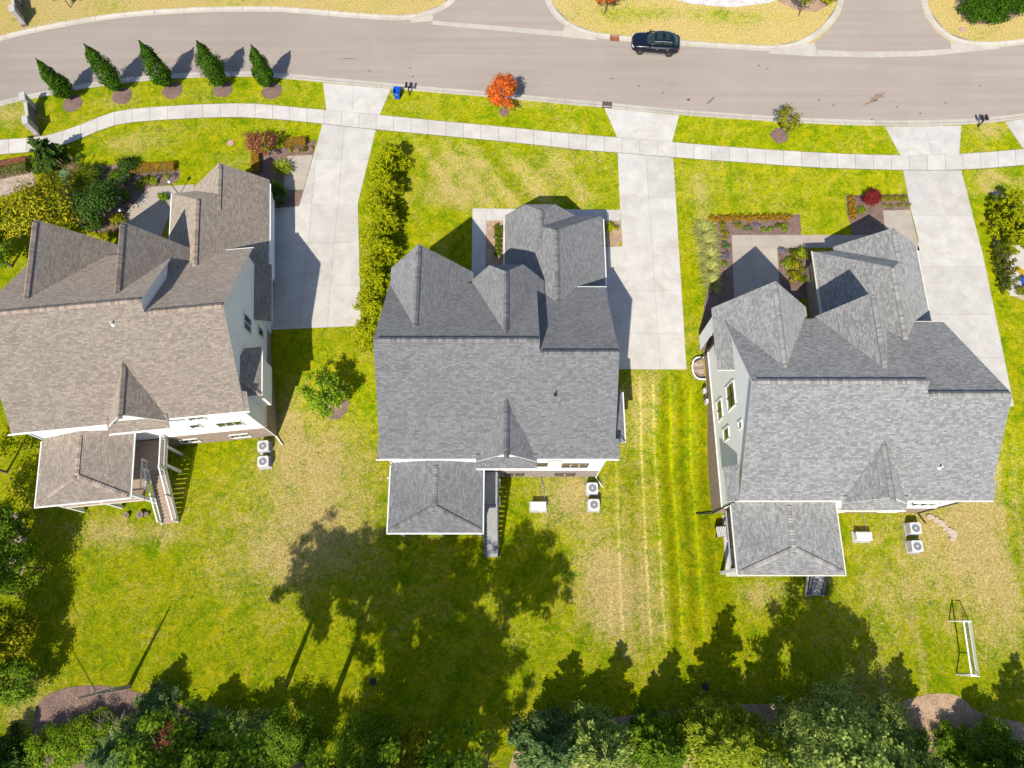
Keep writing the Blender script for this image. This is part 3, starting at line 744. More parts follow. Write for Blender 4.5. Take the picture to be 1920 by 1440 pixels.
    # (ridge runs north; front faces south, so its wall and pent roof are separate)
    roofpart('pent_roof', [[(-2.58, 10.32, 6.72), (1.80, 10.32, 6.72), (1.80, 11.2, 7.32), (-2.58, 11.2, 7.32)]])
    t2 = HB(); q = [(-2.2, 11.05, 7.15), (1.45, 11.05, 7.15), (-0.38, 11.05, 9.45)]; t2.poly(q, 0, [(p[0], p[2]) for p in q]); t2.build('rear_gable_wall', SID, root)
    bx = HB(); bx.box((-.38, 10.85, 6.6), (4.1, .9, .12)); bx.build('pent_soffit', TRIM, root)
    # ---- side bay on the east wall
    by0, by1, bxo = 12.7, 15.9, 7.95
    bb = HB()
    for a, b in (((xe_, by0), (bxo, by0)), ((bxo, by0), (bxo, by1)), ((bxo, by1), (xe_, by1))): wallq(bb, a, b, 2.5, 6.35)
    bb.poly([(xe_, by0, 2.5), (xe_, by1, 2.5), (bxo, by1, 2.5), (bxo, by0, 2.5)])
    bb.build('bay_wall', SID, root)
    o = bxo + .35
    roofpart('bay_roof', [[(o, by0 - .35, 6.25), (o, by1 + .35, 6.25), (7.0, by1 - .7, 7.25), (7.0, by0 + .7, 7.25)],
                          [(7.0, by0 - .35, 6.25), (o, by0 - .35, 6.25), (7.0, by0 + .7, 7.25)], [(o, by1 + .35, 6.25), (7.0, by1 + .35, 6.25), (7.0, by1 - .7, 7.25)]])
    caps((o, by0 - .35, 6.27), (7.0, by0 + .7, 7.27), .12)
    if st.get('pent'):                              # lean-to over the garage doors
        roofpart('garage_pent_roof', [[(8.25, 19.5, 3.5), (8.25, 24.75, 3.5), (7.0, 24.75, 4.35), (7.0, 19.5, 4.35)]])
    # ---- gutters and downspouts
    def gutter_run(a, b):
        m = HB(); m.bar(a, b, 0.085, 0.10); m.build('gutter', GUT, root)
    gutter_run((XW - .32, YS - .05, ZS - .12), (-2.62, YS - .05, ZS - .12)); gutter_run((1.85, YS - .05, ZS - .12), (XE + .34, YS - .05, ZS - .12))
    gutter_run((-2.6, 10.25, 6.62), (1.82, 10.25, 6.62))
    gutter_run((XM + .7, YN2 + .07, ZN2 - .12), (XE + .1, YN2 + .07, ZN2 - .12)); gutter_run((bxo + .42, by0 - .35, 6.14), (bxo + .42, by1 + .35, 6.14))
    gutter_run((7.9 if st['clipped'] else 8.04, 25.1, 3.28), (7.9 if st['clipped'] else 8.04, 32.8, 3.28)); gutter_run((-.68 if st['clipped'] else -.55, 25.0, 3.28), (-.68 if st['clipped'] else -.55, 32.7, 3.28))
    def spout(pts):
        m = HB()
        for a, b in zip(pts, pts[1:]): m.bar(a, b, 0.09, 0.07)
        m.build('downspout', M['dark_metal'] if st.get('dark_spouts') else TRIM, root)
    spout([(XE + .2, YS - .05, ZS - .2), (xe_ - .06, yS - .06, ZS - .7), (xe_ - .06, yS - .06, REAR + .25), (xe_ + .5, yS - .9, REAR + .12)])
    spout([(XW - .2, YS - .05, ZS - .2), (xw_ + .0, yS - .06, ZS - .7), (xw_ + .0, yS - .06, REAR + .25), (xw_ - 1.3, yS - .1, REAR + .12)])
    spout([(xw_ - .05, 24.3, 6.9), (xw_ - .06, 24.3, .6), (xw_ - 1.2, 23.6, .15)])
    # ---- windows
    def window(c, wd, hg, nrm, cols=1, rows=1):
        """c = centre on the wall face, nrm = outward plan direction"""
        n_ = Vector((nrm[0], nrm[1], 0)); s = Vector((-n_.y, n_.x, 0)); c = Vector(c)
        wn = HB(); f = st.get('frame', .07)
        for a, b in ((-1, 1),):
            for k in (-1, 1):
                wn.bar(c + s * (k * (wd / 2)) + Vector((0, 0, -hg / 2 - f / 2)) + n_ * .03, c + s * (k * (wd / 2)) + Vector((0, 0, hg / 2 + f / 2)) + n_ * .03, f, .10)
                wn.bar(c + s * (-wd / 2 - f / 2) + Vector((0, 0, k * hg / 2)) + n_ * .032, c + s * (wd / 2 + f / 2) + Vector((0, 0, k * hg / 2)) + n_ * .032, .10, f)
        ob = wn.build('window', M['frame_bronze'] if st.get('bronze') and nrm[1] < 0 else TRIM, root)
        mm = HB()
        for i in range(1, cols): mm.bar(c + s * (wd * (i / cols - .5)) + Vector((0, 0, -hg / 2)) + n_ * .025, c + s * (wd * (i / cols - .5)) + Vector((0, 0, hg / 2)) + n_ * .025, .06, .05)
        for i in range(1, rows): mm.bar(c + s * (-wd / 2) + Vector((0, 0, hg * (i / rows - .5))) + n_ * .024, c + s * (wd / 2) + Vector((0, 0, hg * (i / rows - .5))) + n_ * .024, .05, .06)
        if cols * rows > 1: mm.build('mullion', M['dark_metal'] if st.get('dark_spouts') else TRIM, ob)
        for i in range(cols):
            for j in range(rows):
                g = HB(); a0 = -wd / 2 + wd * i / cols + .012; a1 = -wd / 2 + wd * (i + 1) / cols - .012
                b0 = -hg / 2 + hg * j / rows + .012; b1 = -hg / 2 + hg * (j + 1) / rows - .012
                g.poly([c + s * a0 + Vector((0, 0, b0)) + n_ * .012, c + s * a1 + Vector((0, 0, b0)) + n_ * .012, c + s * a1 + Vector((0, 0, b1)) + n_ * .012, c + s * a0 + Vector((0, 0, b1)) + n_ * .012])
                g.build('pane', M['glass'], ob)
    for cx, cz, wd, hg, cols in ((4.87, 3.1, 1.95, 1.3, 3), (4.35, -.6, 1.6, 1.0, 2), (.2, -.6, 1.5, 1.0, 2), (3.2, 5.6, 1.2, 1.3, 2)): window((cx, yS, cz), wd, hg, (0, -1), cols)
    window((2.3, yS, 3.4), .8, 1.0, (0, -1))
    for cy, cz, wd, hg, cols, rows in ((18.5, 5.8, 1.3, 1.6, 2, 1), (19.05, 2.7, .75, 1.2, 1, 1)): window((xe_, cy, cz), wd, hg, (1, 0), cols, rows)
    for cy, cz, wd, hg, cols, rows in ((18.95, 6.2, 1.9, 2.0, 2, 2), (18.75, 3.1, 1.6, 1.4, 2, 1), (16.3, 7.7, .55, .8, 1, 1), (16.5, 4.2, .95, 1.5, 1, 1), (12.2, 4.0, .95, 1.5, 1, 1)): window((xw_, cy, cz), wd, hg, (-1, 0), cols, rows)
    for cx, cz, wd, hg, cols in ((-7.6, 4.9, 1.5, 1.6, 2), (-4.9, 4.9, 1.0, 1.6, 1), (-6.3, 2.4, 2.4, 1.6, 3)): window((cx, 25.77, cz), wd, hg, (0, 1), cols)
    # entrance door and garage doors
    d = HB(); d.box((-1.5, yN + .05, 1.15), (1.05, .08, 2.2)); dd = d.build('door', M['dark_metal'], root)
    k = HB(); k.box((-1.12, yN + .12, 1.1), (.05, .06, .14)); k.build('handle', M['galv'], dd)
    for y0 in ((25.3, 28.9) if not st.get('pent') else (20.0, 25.4, 28.9)):
        gx = gx1 if y0 > yN else xe_
        d = HB(); d.box((gx + .03, y0 + 1.35, 1.12), (.06, 2.7, 2.25)); dd = d.build('garage_door', M['trim'], root)
        for kk in range(4):
            p = HB(); p.box((gx + .07, y0 + 1.35, .32 + kk * .54), (.03, 2.6, .48)); p.build('panel', M['trim'], dd)
    # ---- rear porch: hipped roof on posts over a raised deck, stairs to the lawn
    dx0, dx1 = -9.2, st.get('deck_e', -2.2)
    ys_, ze, zr = 6.05, 3.95, 4.98; xc = (dx0 + dx1) / 2
    roofpart('porch_roof', [[(dx0, ys_, ze), (xc, 7.8, zr), (xc, yS, zr), (dx0, yS, ze)], [(dx1, ys_, ze), (xc, 7.8, zr), (xc, yS, zr), (dx1, yS, ze)], [(dx0, ys_, ze), (dx1, ys_, ze), (xc, 7.8, zr)]])
    caps((xc, yS - .45, zr), (xc, 7.85, zr), .17, .21, .38); caps((dx0 + .15, ys_ + .1, ze + .05), (xc - .1, 7.75, zr), .17, .21, .2); caps((dx1 - .15, ys_ + .1, ze + .05), (xc + .1, 7.75, zr), .17, .21, .2)
    gutter_run((dx0 - .07, ys_, ze - .1), (dx0 - .07, yS - .2, ze - .1)); gutter_run((dx1 + .07, ys_, ze - .1), (dx1 + .07, yS - .2, ze - .1)); gutter_run((dx0 - .1, ys_ - .07, ze - .1), (dx1 + .1, ys_ - .07, ze - .1))
    DZ = 1.1; ey = 6.5; sx0, sx1 = st.get('stair', (-2.25, -1.05))
    bmn = HB()
    for a, b in (((dx0 + .4, ey, 3.55), (dx1 - .35, ey, 3.55)), ((dx0 + .4, ey, 3.55), (dx0 + .4, yS, 3.55)), ((dx1 - .4, ey, 3.55), (dx1 - .4, yS, 3.55))): bmn.bar(a, b, .22, .3)
    bmn.build('porch_beam', TRIM, root)
    for px_ in (dx0 + .4, xc, dx1 - .4):
        p = HB(); p.box((px_, ey, .75), (.24, .24, 5.3)); p.build('porch_post', TRIM, root)
    for px_, py_ in ((sx1 + .02, 10.5), (sx1 + .02, 9.0)):
        p = HB(); p.box((px_, py_, -.4), (.2, .2, 2.9)); p.build('deck_post', TRIM, root)
    nb = 34; deckm = M[st['deck']]
    for i in range(nb):
        y0 = ey - .15 + (yS - ey) * i / nb; y1 = ey - .15 + (yS - ey) * (i + 1) / nb - .012
        m = HB(); xr = sx1 if y0 > 8.6 else min(dx1 - .25, sx0)
        m.box(((dx0 + .3 + xr) / 2, (y0 + y1) / 2, DZ - .02), (xr - dx0 - .3, y1 - y0, .04)); m.build('deck_board', deckm, root)
    m = HB(); m.box(((dx0 + sx1) / 2, 8.75, DZ - .2), (sx1 - dx0 - .5, .1, .26)); m.box(((dx0 + dx1) / 2, ey - .12, DZ - .2), (dx1 - dx0 - .8, .08, .3)); m.box((sx1 - .02, 10., DZ - .2), (.06, 2.6, .3)); m.build('rim_joist', TRIM, root)
    ns = 15; ya, yb_ = 8.6, 4.75; RL = M[rail]
    for i in range(ns):
        t = (i + .5) / ns; z = DZ + (REAR - DZ) * (i + 1) / (ns + 1)
        m = HB(); m.box(((sx0 + sx1) / 2, ya + (yb_ - ya) * t, z), (sx1 - sx0 - .1, (ya - yb_) / ns + .02, .05)); m.build('tread', deckm, root)
    m = HB()
    for xx in (sx0, sx1): m.bar((xx, ya, DZ - .22), (xx, yb_, REAR + .12), .05, .3)
    m.build('stringer', RL if st.get('dark_spouts') is None else TRIM, root)
    def railing(a, b, n, h=.95):
        a, b = Vector(a), Vector(b); up = Vector((0, 0, h))
        rl = HB(); rl.bar(a + up, b + up, .09, .06); rl.bar(a + Vector((0, 0, .12)), b + Vector((0, 0, .12)), .05, .05)
        for q in (a, b): rl.bar(q + Vector((0, 0, -.1)), q + up * 1.06, .11, .11)
        ro = rl.build('railing', RL, root)
        for i in range(1, n):
            p = a.lerp(b, i / n); bl = HB(); bl.bar(p + Vector((0, 0, .12)), p + up, .032, .032); bl.build('baluster', RL, ro)
    for xx in (sx0 + .04, sx1 - .04):
        mid = Vector((xx, (ya + yb_) / 2, (DZ + REAR) / 2 + .05))
        railing((xx, ya, DZ), mid, 14); railing(mid + Vector((0, -.01, 0)), (xx, yb_ + .1, REAR + .12), 14)
    railing((sx1 - .04, 11.1, DZ), (sx1 - .04, 8.75, DZ), 16)
    railing((dx0 + .5, ey, DZ), (xc - .2, ey, DZ), 22); railing((xc + .2, ey, DZ), (dx1 - .55, ey, DZ), 22); railing((dx0 + .42, 6.7, DZ), (dx0 + .42, 11.1, DZ), 30)
    if st.get('open_deck'): railing((-2.4, 9.4, DZ), (-2.4, 7.2, DZ), 14)
    # plumbing vent
    vx, vy = st['vent']; vz = ZS + .708 * (vy - YS)
    m = HB(); m.tube((vx, vy, vz - .1), (vx, vy, vz + .42), .06, .05, 8); m.tube((vx, vy, vz - .05), (vx, vy, vz + .16), .16, .07, 8); m.build('vent_pipe', M['dark_metal'] if st['clipped'] else M['trim'], root)
    tag(caps_m.build('ridge_shingles', CAP, root), kind='stuff')
    return root
Bpt = Vector((-1.0, 18.0, 0.0))
house('grey_roof_house', 'middle house with dark charcoal shingle roof, clipped gables and grey stairs', Bpt, 0.0, 1.0, 'roof_charcoal', 'cap_charcoal', 'siding_white', 'brick_grey', 'trim', 'dark_metal',
      dict(clipped=True, bronze=True, deck='deck_grey', vent=(3.05, 14.95)))
ra = rad(5.8); dA = Vector((-1.0 - 7.61, 18.0 - 10.96)); dA = Vector((dA.x * math.cos(ra) - dA.y * math.sin(ra), dA.x * math.sin(ra) + dA.y * math.cos(ra)))
LA = Vector((-19.45 + dA.x, 14.55 + dA.y, 0))
house('taupe_roof_house', 'leftmost house with brown taupe shingle roof and white stair railings', LA, ra, 1.0, 'roof_taupe', 'cap_taupe', 'siding_white', 'brick_brown', 'trim', 'trim',
      dict(clipped=False, deck='deck_tan', vent=(-1.0 + .6, 16.9), pent=True, open_deck=True, stair=(-2.3, -1.0)))
house('light_grey_roof_house', 'rightmost house with light grey shingle roof beside the soccer goal', Vector((26.05 - 1.045, 15.0, 0)), 0.0, 1.045, 'roof_grey', 'cap_grey', 'siding_pale', 'brick_brown', 'trim_cream', 'dark_metal',
      dict(clipped=False, deck='deck_grey', vent=(3.6, 13.0), dark_spouts=True, wg_x0=-10.0, ret=(.72, 2.5), frame=.085, deck_e=-1.75, stair=(-2.6, -1.3)))
# ------------------------------------------------------------------ street and garden objects
ORD = ['first', 'second', 'third', 'fourth', 'fifth', 'sixth', 'seventh', 'eighth', 'ninth', 'tenth', 'eleventh', 'twelfth', 'thirteenth', 'fourteenth']
def loft(rings, mi=0, m=None, cap=True):
    m = m or MB(); n = len(rings[0])
    for a, b in zip(rings, rings[1:]):
        for i in range(n):
            j = (i + 1) % n; m.poly([a[i], a[j], b[j], b[i]], mi)
    if cap: m.poly(rings[0][::-1], mi); m.poly(rings[-1], mi)
    return m
def weld(o, smooth=True, sub=0, bevel=0.0):
    bm = bmesh.new(); bm.from_mesh(o.data); bmesh.ops.remove_doubles(bm, verts=bm.verts, dist=0.0008)
    bmesh.ops.recalc_face_normals(bm, faces=bm.faces); bm.to_mesh(o.data); bm.free()
    if smooth: o.data.polygons.foreach_set('use_smooth', [True] * len(o.data.polygons))
    if bevel:
        md = o.modifiers.new('bevel', 'BEVEL'); md.width = bevel; md.segments = 2; md.limit_method = 'ANGLE'
    if sub:
        md = o.modifiers.new('sub', 'SUBSURF'); md.levels = sub; md.render_levels = sub
    return o

# --- parked car, nose to the left
def mat_paint():
    b = NB('navy_car_paint', 0.25, 0.5); b.b.inputs['Coat Weight'].default_value = 1.0; b.b.inputs['Coat Roughness'].default_value = 0.04
    return b.base((0.003, 0.005, 0.014))
M['car_paint'] = mat_paint()
M['rubber'] = plain('tyre_rubber', (0.025, 0.024, 0.023), 0.85)
M['lamp_red'] = plain('red_lens', (0.35, 0.01, 0.012), 0.2)
M['lamp_clear'] = plain('clear_lens', (0.6, 0.62, 0.65), 0.15)
M['alloy'] = plain('alloy_rim', (0.30, 0.30, 0.31), 0.3, 0.8)
M['car_glass'] = mat_glass()
def car(loc, rz):
    r = thing('parked_car', 'dark navy SUV parked at the far kerb of the street', 'car', loc, rz)
    # x: -2.37 nose ... +2.37 tail, stations: x, half width, sill z, belt z, hood/top z
    st = [(-2.36, .62, .42, .62, .70), (-2.28, .80, .32, .72, .84), (-2.05, .92, .26, .80, .95), (-1.6, .965, .24, .86, 1.02), (-1.1, .97, .23, .92, 1.07), (-.78, .975, .23, .95, 1.09),
          (-.2, .98, .23, .97, 1.10), (.6, .985, .23, .99, 1.12), (1.3, .985, .24, 1.02, 1.14), (1.8, .97, .27, 1.04, 1.15), (2.15, .90, .34, 1.03, 1.13), (2.32, .78, .45, .98, 1.06), (2.37, .66, .55, .92, .98)]
    rings = []
    for x, w_, zs, zb, zt in st:
        h = [(w_ * .86, zs), (w_ * .99, zs + .12), (w_, (zs + zb) / 2), (w_ * .985, zb), (w_ * .93, zt - .03), (w_ * .70, zt), (w_ * .3, zt + .015)]
        rings.append([(x, -a, z) for a, z in h] + [(x, a, z) for a, z in h[::-1]])
    o = loft(rings).build('body', M['car_paint'], r); weld(o, True, 1)
    # glasshouse
    gs = [(-.98, .80, 1.06, .30), (-.30, .76, 1.47, .62), (.0, .75, 1.58, .66), (.5, .74, 1.62, .67), (1.1, .73, 1.60, .65), (1.6, .70, 1.50, .60), (2.22, .66, 1.10, .50)]
    rg = []
    for x, wb, zt, wt in gs:
        zb = 1.03
        rg.append([(x, -wb - .07, zb), (x, -(wb * .45 + wt * .55), zb + (zt - zb) * .62), (x, -wt, zt - .02), (x, -wt * .5, zt + .005), (x, wt * .5, zt + .005), (x, wt, zt - .02), (x, (wb * .45 + wt * .55), zb + (zt - zb) * .62), (x, wb + .07, zb)])
    o = loft(rg).build('glasshouse', M['car_glass'], r); weld(o, True, 1)
    # roof skin, with sunroof panels, and pillars
    rf = [(-.22, .63, 1.505), (.1, .655, 1.60), (.6, .66, 1.635), (1.15, .65, 1.615), (1.62, .60, 1.515), (1.80, .56, 1.41)]
    m = MB(); ring = [[(x, -w_, z - .045), (x, -w_ * .6, z + .012), (x, 0, z + .018), (x, w_ * .6, z + .012), (x, w_, z - .045)] for x, w_, z in rf]
    for a, b in zip(ring, ring[1:]):
        for i in range(4): m.poly([a[i], b[i], b[i + 1], a[i + 1]])
    o = m.build('roof', M['car_paint'], r); weld(o)
    for x0, x1 in ((.0, .52), (.58, 1.25)):
        s = MB(); s.poly([(x0, -.48, 1.632 + (0 if x0 > .3 else -.02)), (x1, -.48, 1.66), (x1, .48, 1.66), (x0, .48, 1.632 + (0 if x0 > .3 else -.02))]); s.build('sunroof_panel', M['car_glass'], r)
    for sgn in (-1, 1):
        for a, b in (((-.95, sgn * .82, 1.08), (-.22, sgn * .64, 1.50)), ((.55, sgn * .835, 1.08), (.62, sgn * .665, 1.60)), ((1.45, sgn * .80, 1.10), (1.68, sgn * .60, 1.50)), ((1.75, sgn * .78, 1.12), (1.68, sgn * .60, 1.49))):
            p = MB(); p.bar(a, b, .09, .06); p.build('pillar', M['car_paint'], r)
        p = MB(); p.tube((-.2, sgn * .66, 1.53), (.6, sgn * .70, 1.655), .022, n=6); p.tube((.6, sgn * .70, 1.655), (1.5, sgn * .64, 1.58), .022, n=6); p.build('roof_rail', M['galv'], r)
        p = MB(); p.box((-.62, sgn * 1.03, 1.12), (.16, .22, .13)); mo = p.build('wing_mirror', M['car_paint'], r); weld(mo, False, 0, .03)
        p = MB(); p.bar((-.78, sgn * .992, 1.0), (1.35, sgn * .995, 1.05), .02, .03); p.build('window_trim', M['galv'], r)
        p = MB(); p.bar((-1.0, sgn * .985, .30), (1.1, sgn * .985, .30), .03, .07); p.build('sill_trim', M['galv'], r)
        for x0 in (.02, 1.02):
            p = MB(); p.box((x0 + .12, sgn * 1.0, .88), (.2, .03, .035)); p.build('door_handle', M['galv'], r)
        for x0 in (-.62, .5, 1.42):
            p = MB(); p.bar((x0, sgn * .99, .34), (x0 + .05, sgn * .99, .98), .012, .012); p.build('door_seam', M['dark_metal'], r)
        p = MB(); p.box((-2.16, sgn * .68, .78), (.24, .34, .1), rz=sgn * -.45); weld(p.build('headlight', M['lamp_clear'], r), False, 0, .03)
        p = MB(); p.box((2.22, sgn * .72, .96), (.12, .36, .09), rz=sgn * .35); weld(p.build('tail_light', M['lamp_red'], r), False, 0, .03)
        for x0 in (-1.45, 1.42):
            wl = MB(); wl.tube((x0, sgn * .77, .36), (x0, sgn * .995, .36), .36, n=24); wo = wl.build('wheel', M['rubber'], r)
            rm = MB(); rm.tube((x0, sgn * .98, .36), (x0, sgn * 1.0, .36), .245, n=20); rm.build('rim', M['dark_metal'], wo)
            sp = MB()
            for k in range(5):
                a = 2 * math.pi * k / 5; sp.bar((x0, sgn * 1.005, .36), (x0 + .235 * math.cos(a), sgn * 1.005, .36 + .235 * math.sin(a)), .03, .055)
            sp.build('spokes', M['alloy'], wo)
            ar = MB()
            for k in range(9):
                a0, a1 = math.pi * k / 9, math.pi * (k + 1) / 9
                ar.bar((x0 + .41 * math.cos(a0), sgn * .985, .37 + .41 * math.sin(a0)), (x0 + .41 * math.cos(a1), sgn * .985, .37 + .41 * math.sin(a1)), .03, .05)
            ar.build('wheel_arch', M['dark_metal'], r)
    p = MB(); p.box((-2.335, 0, .58), (.06, .9, .2)); p.build('grille', M['dark_metal'], r)
    p = MB(); p.box((2.35, 0, .72), (.03, .5, .12)); p.build('number_plate', M['lamp_clear'], r)
    return r
f_, b_ = at(1198, 102, 0.0), at(1254, 106.5, 0.0)
hd = math.atan2(b_.y - f_.y, b_.x - f_.x); mid = (f_ + b_) / 2
car(mid + Vector((-math.sin(hd) * .93, math.cos(hd) * .93, .012)), hd)

# --- recycling bin, lid thrown back
M['bin_blue'] = plain('blue_plastic', (0.006, 0.085, 0.50), 0.4, var=0.08)
p0 = at(746, 182.5); r = thing('recycling_bin', 'open blue wheeled recycling bin beside the mailboxes', 'bin', p0, rad(-6))
m = MB(); zz = [(0.0, .22, .24), (.12, .23, .25), (.98, .29, .33), (1.04, .31, .35)]
ro = [[(-a, -b, z), (a, -b, z), (a, b, z), (-a, b, z)] for z, a, b in zz]; ri = [[(-a + .03, -b + .03, z), (a - .03, -b + .03, z), (a - .03, b - .03, z), (-a + .03, b - .03, z)] for z, a, b in ((1.04, .31, .35), (.1, .23, .25))]
for a, b in zip(ro, ro[1:]): 
    for i in range(4): m.poly([a[i], a[(i + 1) % 4], b[(i + 1) % 4], b[i]])
for i in range(4): m.poly([ro[-1][i], ro[-1][(i + 1) % 4], ri[0][(i + 1) % 4], ri[0][i]]); m.poly([ri[0][i], ri[0][(i + 1) % 4], ri[1][(i + 1) % 4], ri[1][i]])
m.poly(ri[1]); m.poly(ro[0][::-1]); m.build('body', M['bin_blue'], r)
m = MB(); m.box((0, .40, .72), (.6, .05, .66)); weld(m.build('lid', M['bin_blue'], r), False, 0, .02)
for sg in (-1, 1):
    m = MB(); m.tube((sg * .24, .3, .12), (sg * .30, .3, .12), .12, n=12); m.build('wheel', M['rubber'], r)
m = MB(); m.tube((-.28, .40, 1.0), (.28, .40, 1.0), .02, n=6); m.build('handle', M['bin_blue'], r)
m = MB(); m.box((0.02, -.318, .72), (.16, .01, .05)); m.build('sticker', M['lamp_clear'], r)

# --- twin mailboxes
def mailbox(u, v, rz, lab, flag):
    p = at(u, v); r = thing('twin_mailbox', lab, 'mailbox', p, rz, 'mailbox stands along the street')
    m = MB(); m.box((0, 0, .52), (.10, .10, 1.04)); m.build('post', M['dark_metal'], r)
    m = MB(); m.box((0, .12, 1.04), (.62, .10, .07)); m.bar((0, 0, .7), (0, .2, 1.0), .06); m.build('arm', M['dark_metal'], r)
    for sg in (-1, 1):
        prof = [(-.10, 0), (.10, 0), (.10, .12)] + [(.10 * math.cos(a), .12 + .10 * math.sin(a)) for a in (math.pi * .2, math.pi * .4, math.pi * .6, math.pi * .8)] + [(-.10, .12)]
        m = loft([[(sg * .2 + a, yy, 1.08 + b) for a, b in prof] for yy in (-.12, .42)]); o = m.build('box', M['dark_metal'], r); weld(o, False)
        m = MB(); m.box((sg * .2, .425, 1.17), (.17, .012, .16)); m.build('door', M['dark_metal'], o)
        if flag: m = MB(); m.box((sg * .2 + .108, .1, 1.24), (.01, .05, .16)); m.build('flag', M['lamp_red'], o)
mailbox(768, 178, rad(-6), 'black twin mailbox on a post next to the blue bin', False)
mailbox(1833, 238, rad(6), 'black twin mailbox with red flags at the right end of the kerb', True)

# --- entrance sign piers
M['pier_stone'] = plain('grey_cast_stone', (0.36, 0.33, 0.31), 0.9, var=0.15, vs=8)
M['pier_cap'] = plain('pale_stone_cap', (0.40, 0.39, 0.385), 0.85, var=0.12)
M['sign_panel'] = plain('dark_stone_panel', (0.17, 0.145, 0.13), 0.85, var=0.2, vs=8)
def monument(pa, pb, lab):
    a, b = Vector(pa), Vector(pb); c = (a + b) / 2; d = (b - a); rz = math.atan2(d.y, d.x); L = d.length
    r = thing('entrance_monument', lab, 'stone sign', (c.x, c.y, gz(c.x, c.y)), rz)
    for sg in (-1, 1):
        m = MB(); m.box((sg * L / 2, 0, .95), (.78, .44, 1.9)); o = m.build('pier', M['pier_stone'], r)
        m = MB(); m.box((sg * L / 2, 0, 1.96), (.88, .54, .12)); weld(m.build('cap', M['pier_cap'], o), False, 0, .02)
        m = MB(); m.box((sg * L / 2, 0, .15), (.86, .52, .3)); m.build('plinth', M['sign_panel'], o)
    m = MB(); m.box((0, 0, .85), (L - .9, .22, 1.3)); o = m.build('panel', M['sign_panel'], r)
    m = MB(); m.box((0, 0, 1.53), (L - .86, .30, .07)); m.build('coping', M['pier_cap'], o)
zt = 2.03
monument(at(40.5, 179, zt), at(45.5, 223.5, zt), 'stone entrance piers with dark panel on the left verge by the sidewalk')
monument(at(14, -22, zt), at(21, 14, zt), 'stone entrance piers at the top left corner across the street')

# --- storm drains and lids
M['rust'] = plain('rusty_iron', (0.24, 0.085, 0.035), 0.9, var=0.35, vs=10)
M['iron'] = plain('cast_iron', (0.10, 0.065, 0.055), 0.8, var=0.3, vs=10)
for u, v, mt, lab in ((1152, 72.5, 'rust', 'rusty storm drain in the far kerb left of the car'), (1138, 198, 'iron', 'storm drain inlet in the near kerb above the middle driveway')):
    p = at(u, v, 0.0); r = thing('storm_drain', lab, 'drain', (p.x, p.y, .04), rad(-5), 'storm drains in the kerbs')
    m = MB(); s_ = .42
    for a, b in (((-s_, -.32), (s_, -.32)), ((-s_, .32), (s_, .32)), ((-s_, -.32), (-s_, .32)), ((s_, -.32), (s_, .32))): m.bar((*a, .06), (*b, .06), .09, .05)
    m.build('frame', M[mt], r)
    m = MB(); m.box((0, 0, .02), (.8, .6, .04)); m.build('grate', M['rust' if mt == 'rust' else 'iron'], r)
    for k in range(5):
        m = MB(); m.bar((-.32 + k * .16, -.28, .055), (-.32 + k * .16, .28, .055), .05, .03); m.build('bar', M[mt], r)
def lid(nm, lab, u, v, rr, mt, cat='utility lid'):
    p = at(u, v); r = thing(nm, lab, cat, (p.x, p.y, p.z + .015))
    m = MB(); m.tube((0, 0, 0), (0, 0, .035), rr, rr, 18); m.build('lid', M[mt], r)
    m = MB(); m.tube((0, 0, 0), (0, 0, .025), rr * 1.35, rr * 1.25, 18); m.build('collar', M['soil'], r)
M['pink_lid'] = plain('faded_pink_lid', (0.45, 0.25, 0.22), 0.8)
lid('utility_cover', 'round pink utility lid in the left front lawn', 432, 268, .26, 'pink_lid')
lid('utility_cover', 'round red-brown lid in dry grass at the top right', 1805, 56, .26, 'pink_lid')
lid('manhole_cover', 'small dark manhole cover in the street near the middle right', 1291, 187.5, .14, 'iron')
for u, v, lab in ((700, 1278, 'small dark yard drain grate in the shaded back lawn'), (1322, 1287, 'small pale yard drain grate among the pine shadows')):
    p = at(u, v); r = thing('yard_drain', lab, 'drain', (p.x, p.y, p.z + .02))
    m = MB(); m.box((0, 0, .02), (.46, .5, .03)); m.build('frame', M['iron'], r)
    for k in range(5): m = MB(); m.box((-.17 + k * .085, 0, .045), (.05, .42, .03)); m.build('bar', M['dark_metal'], r)

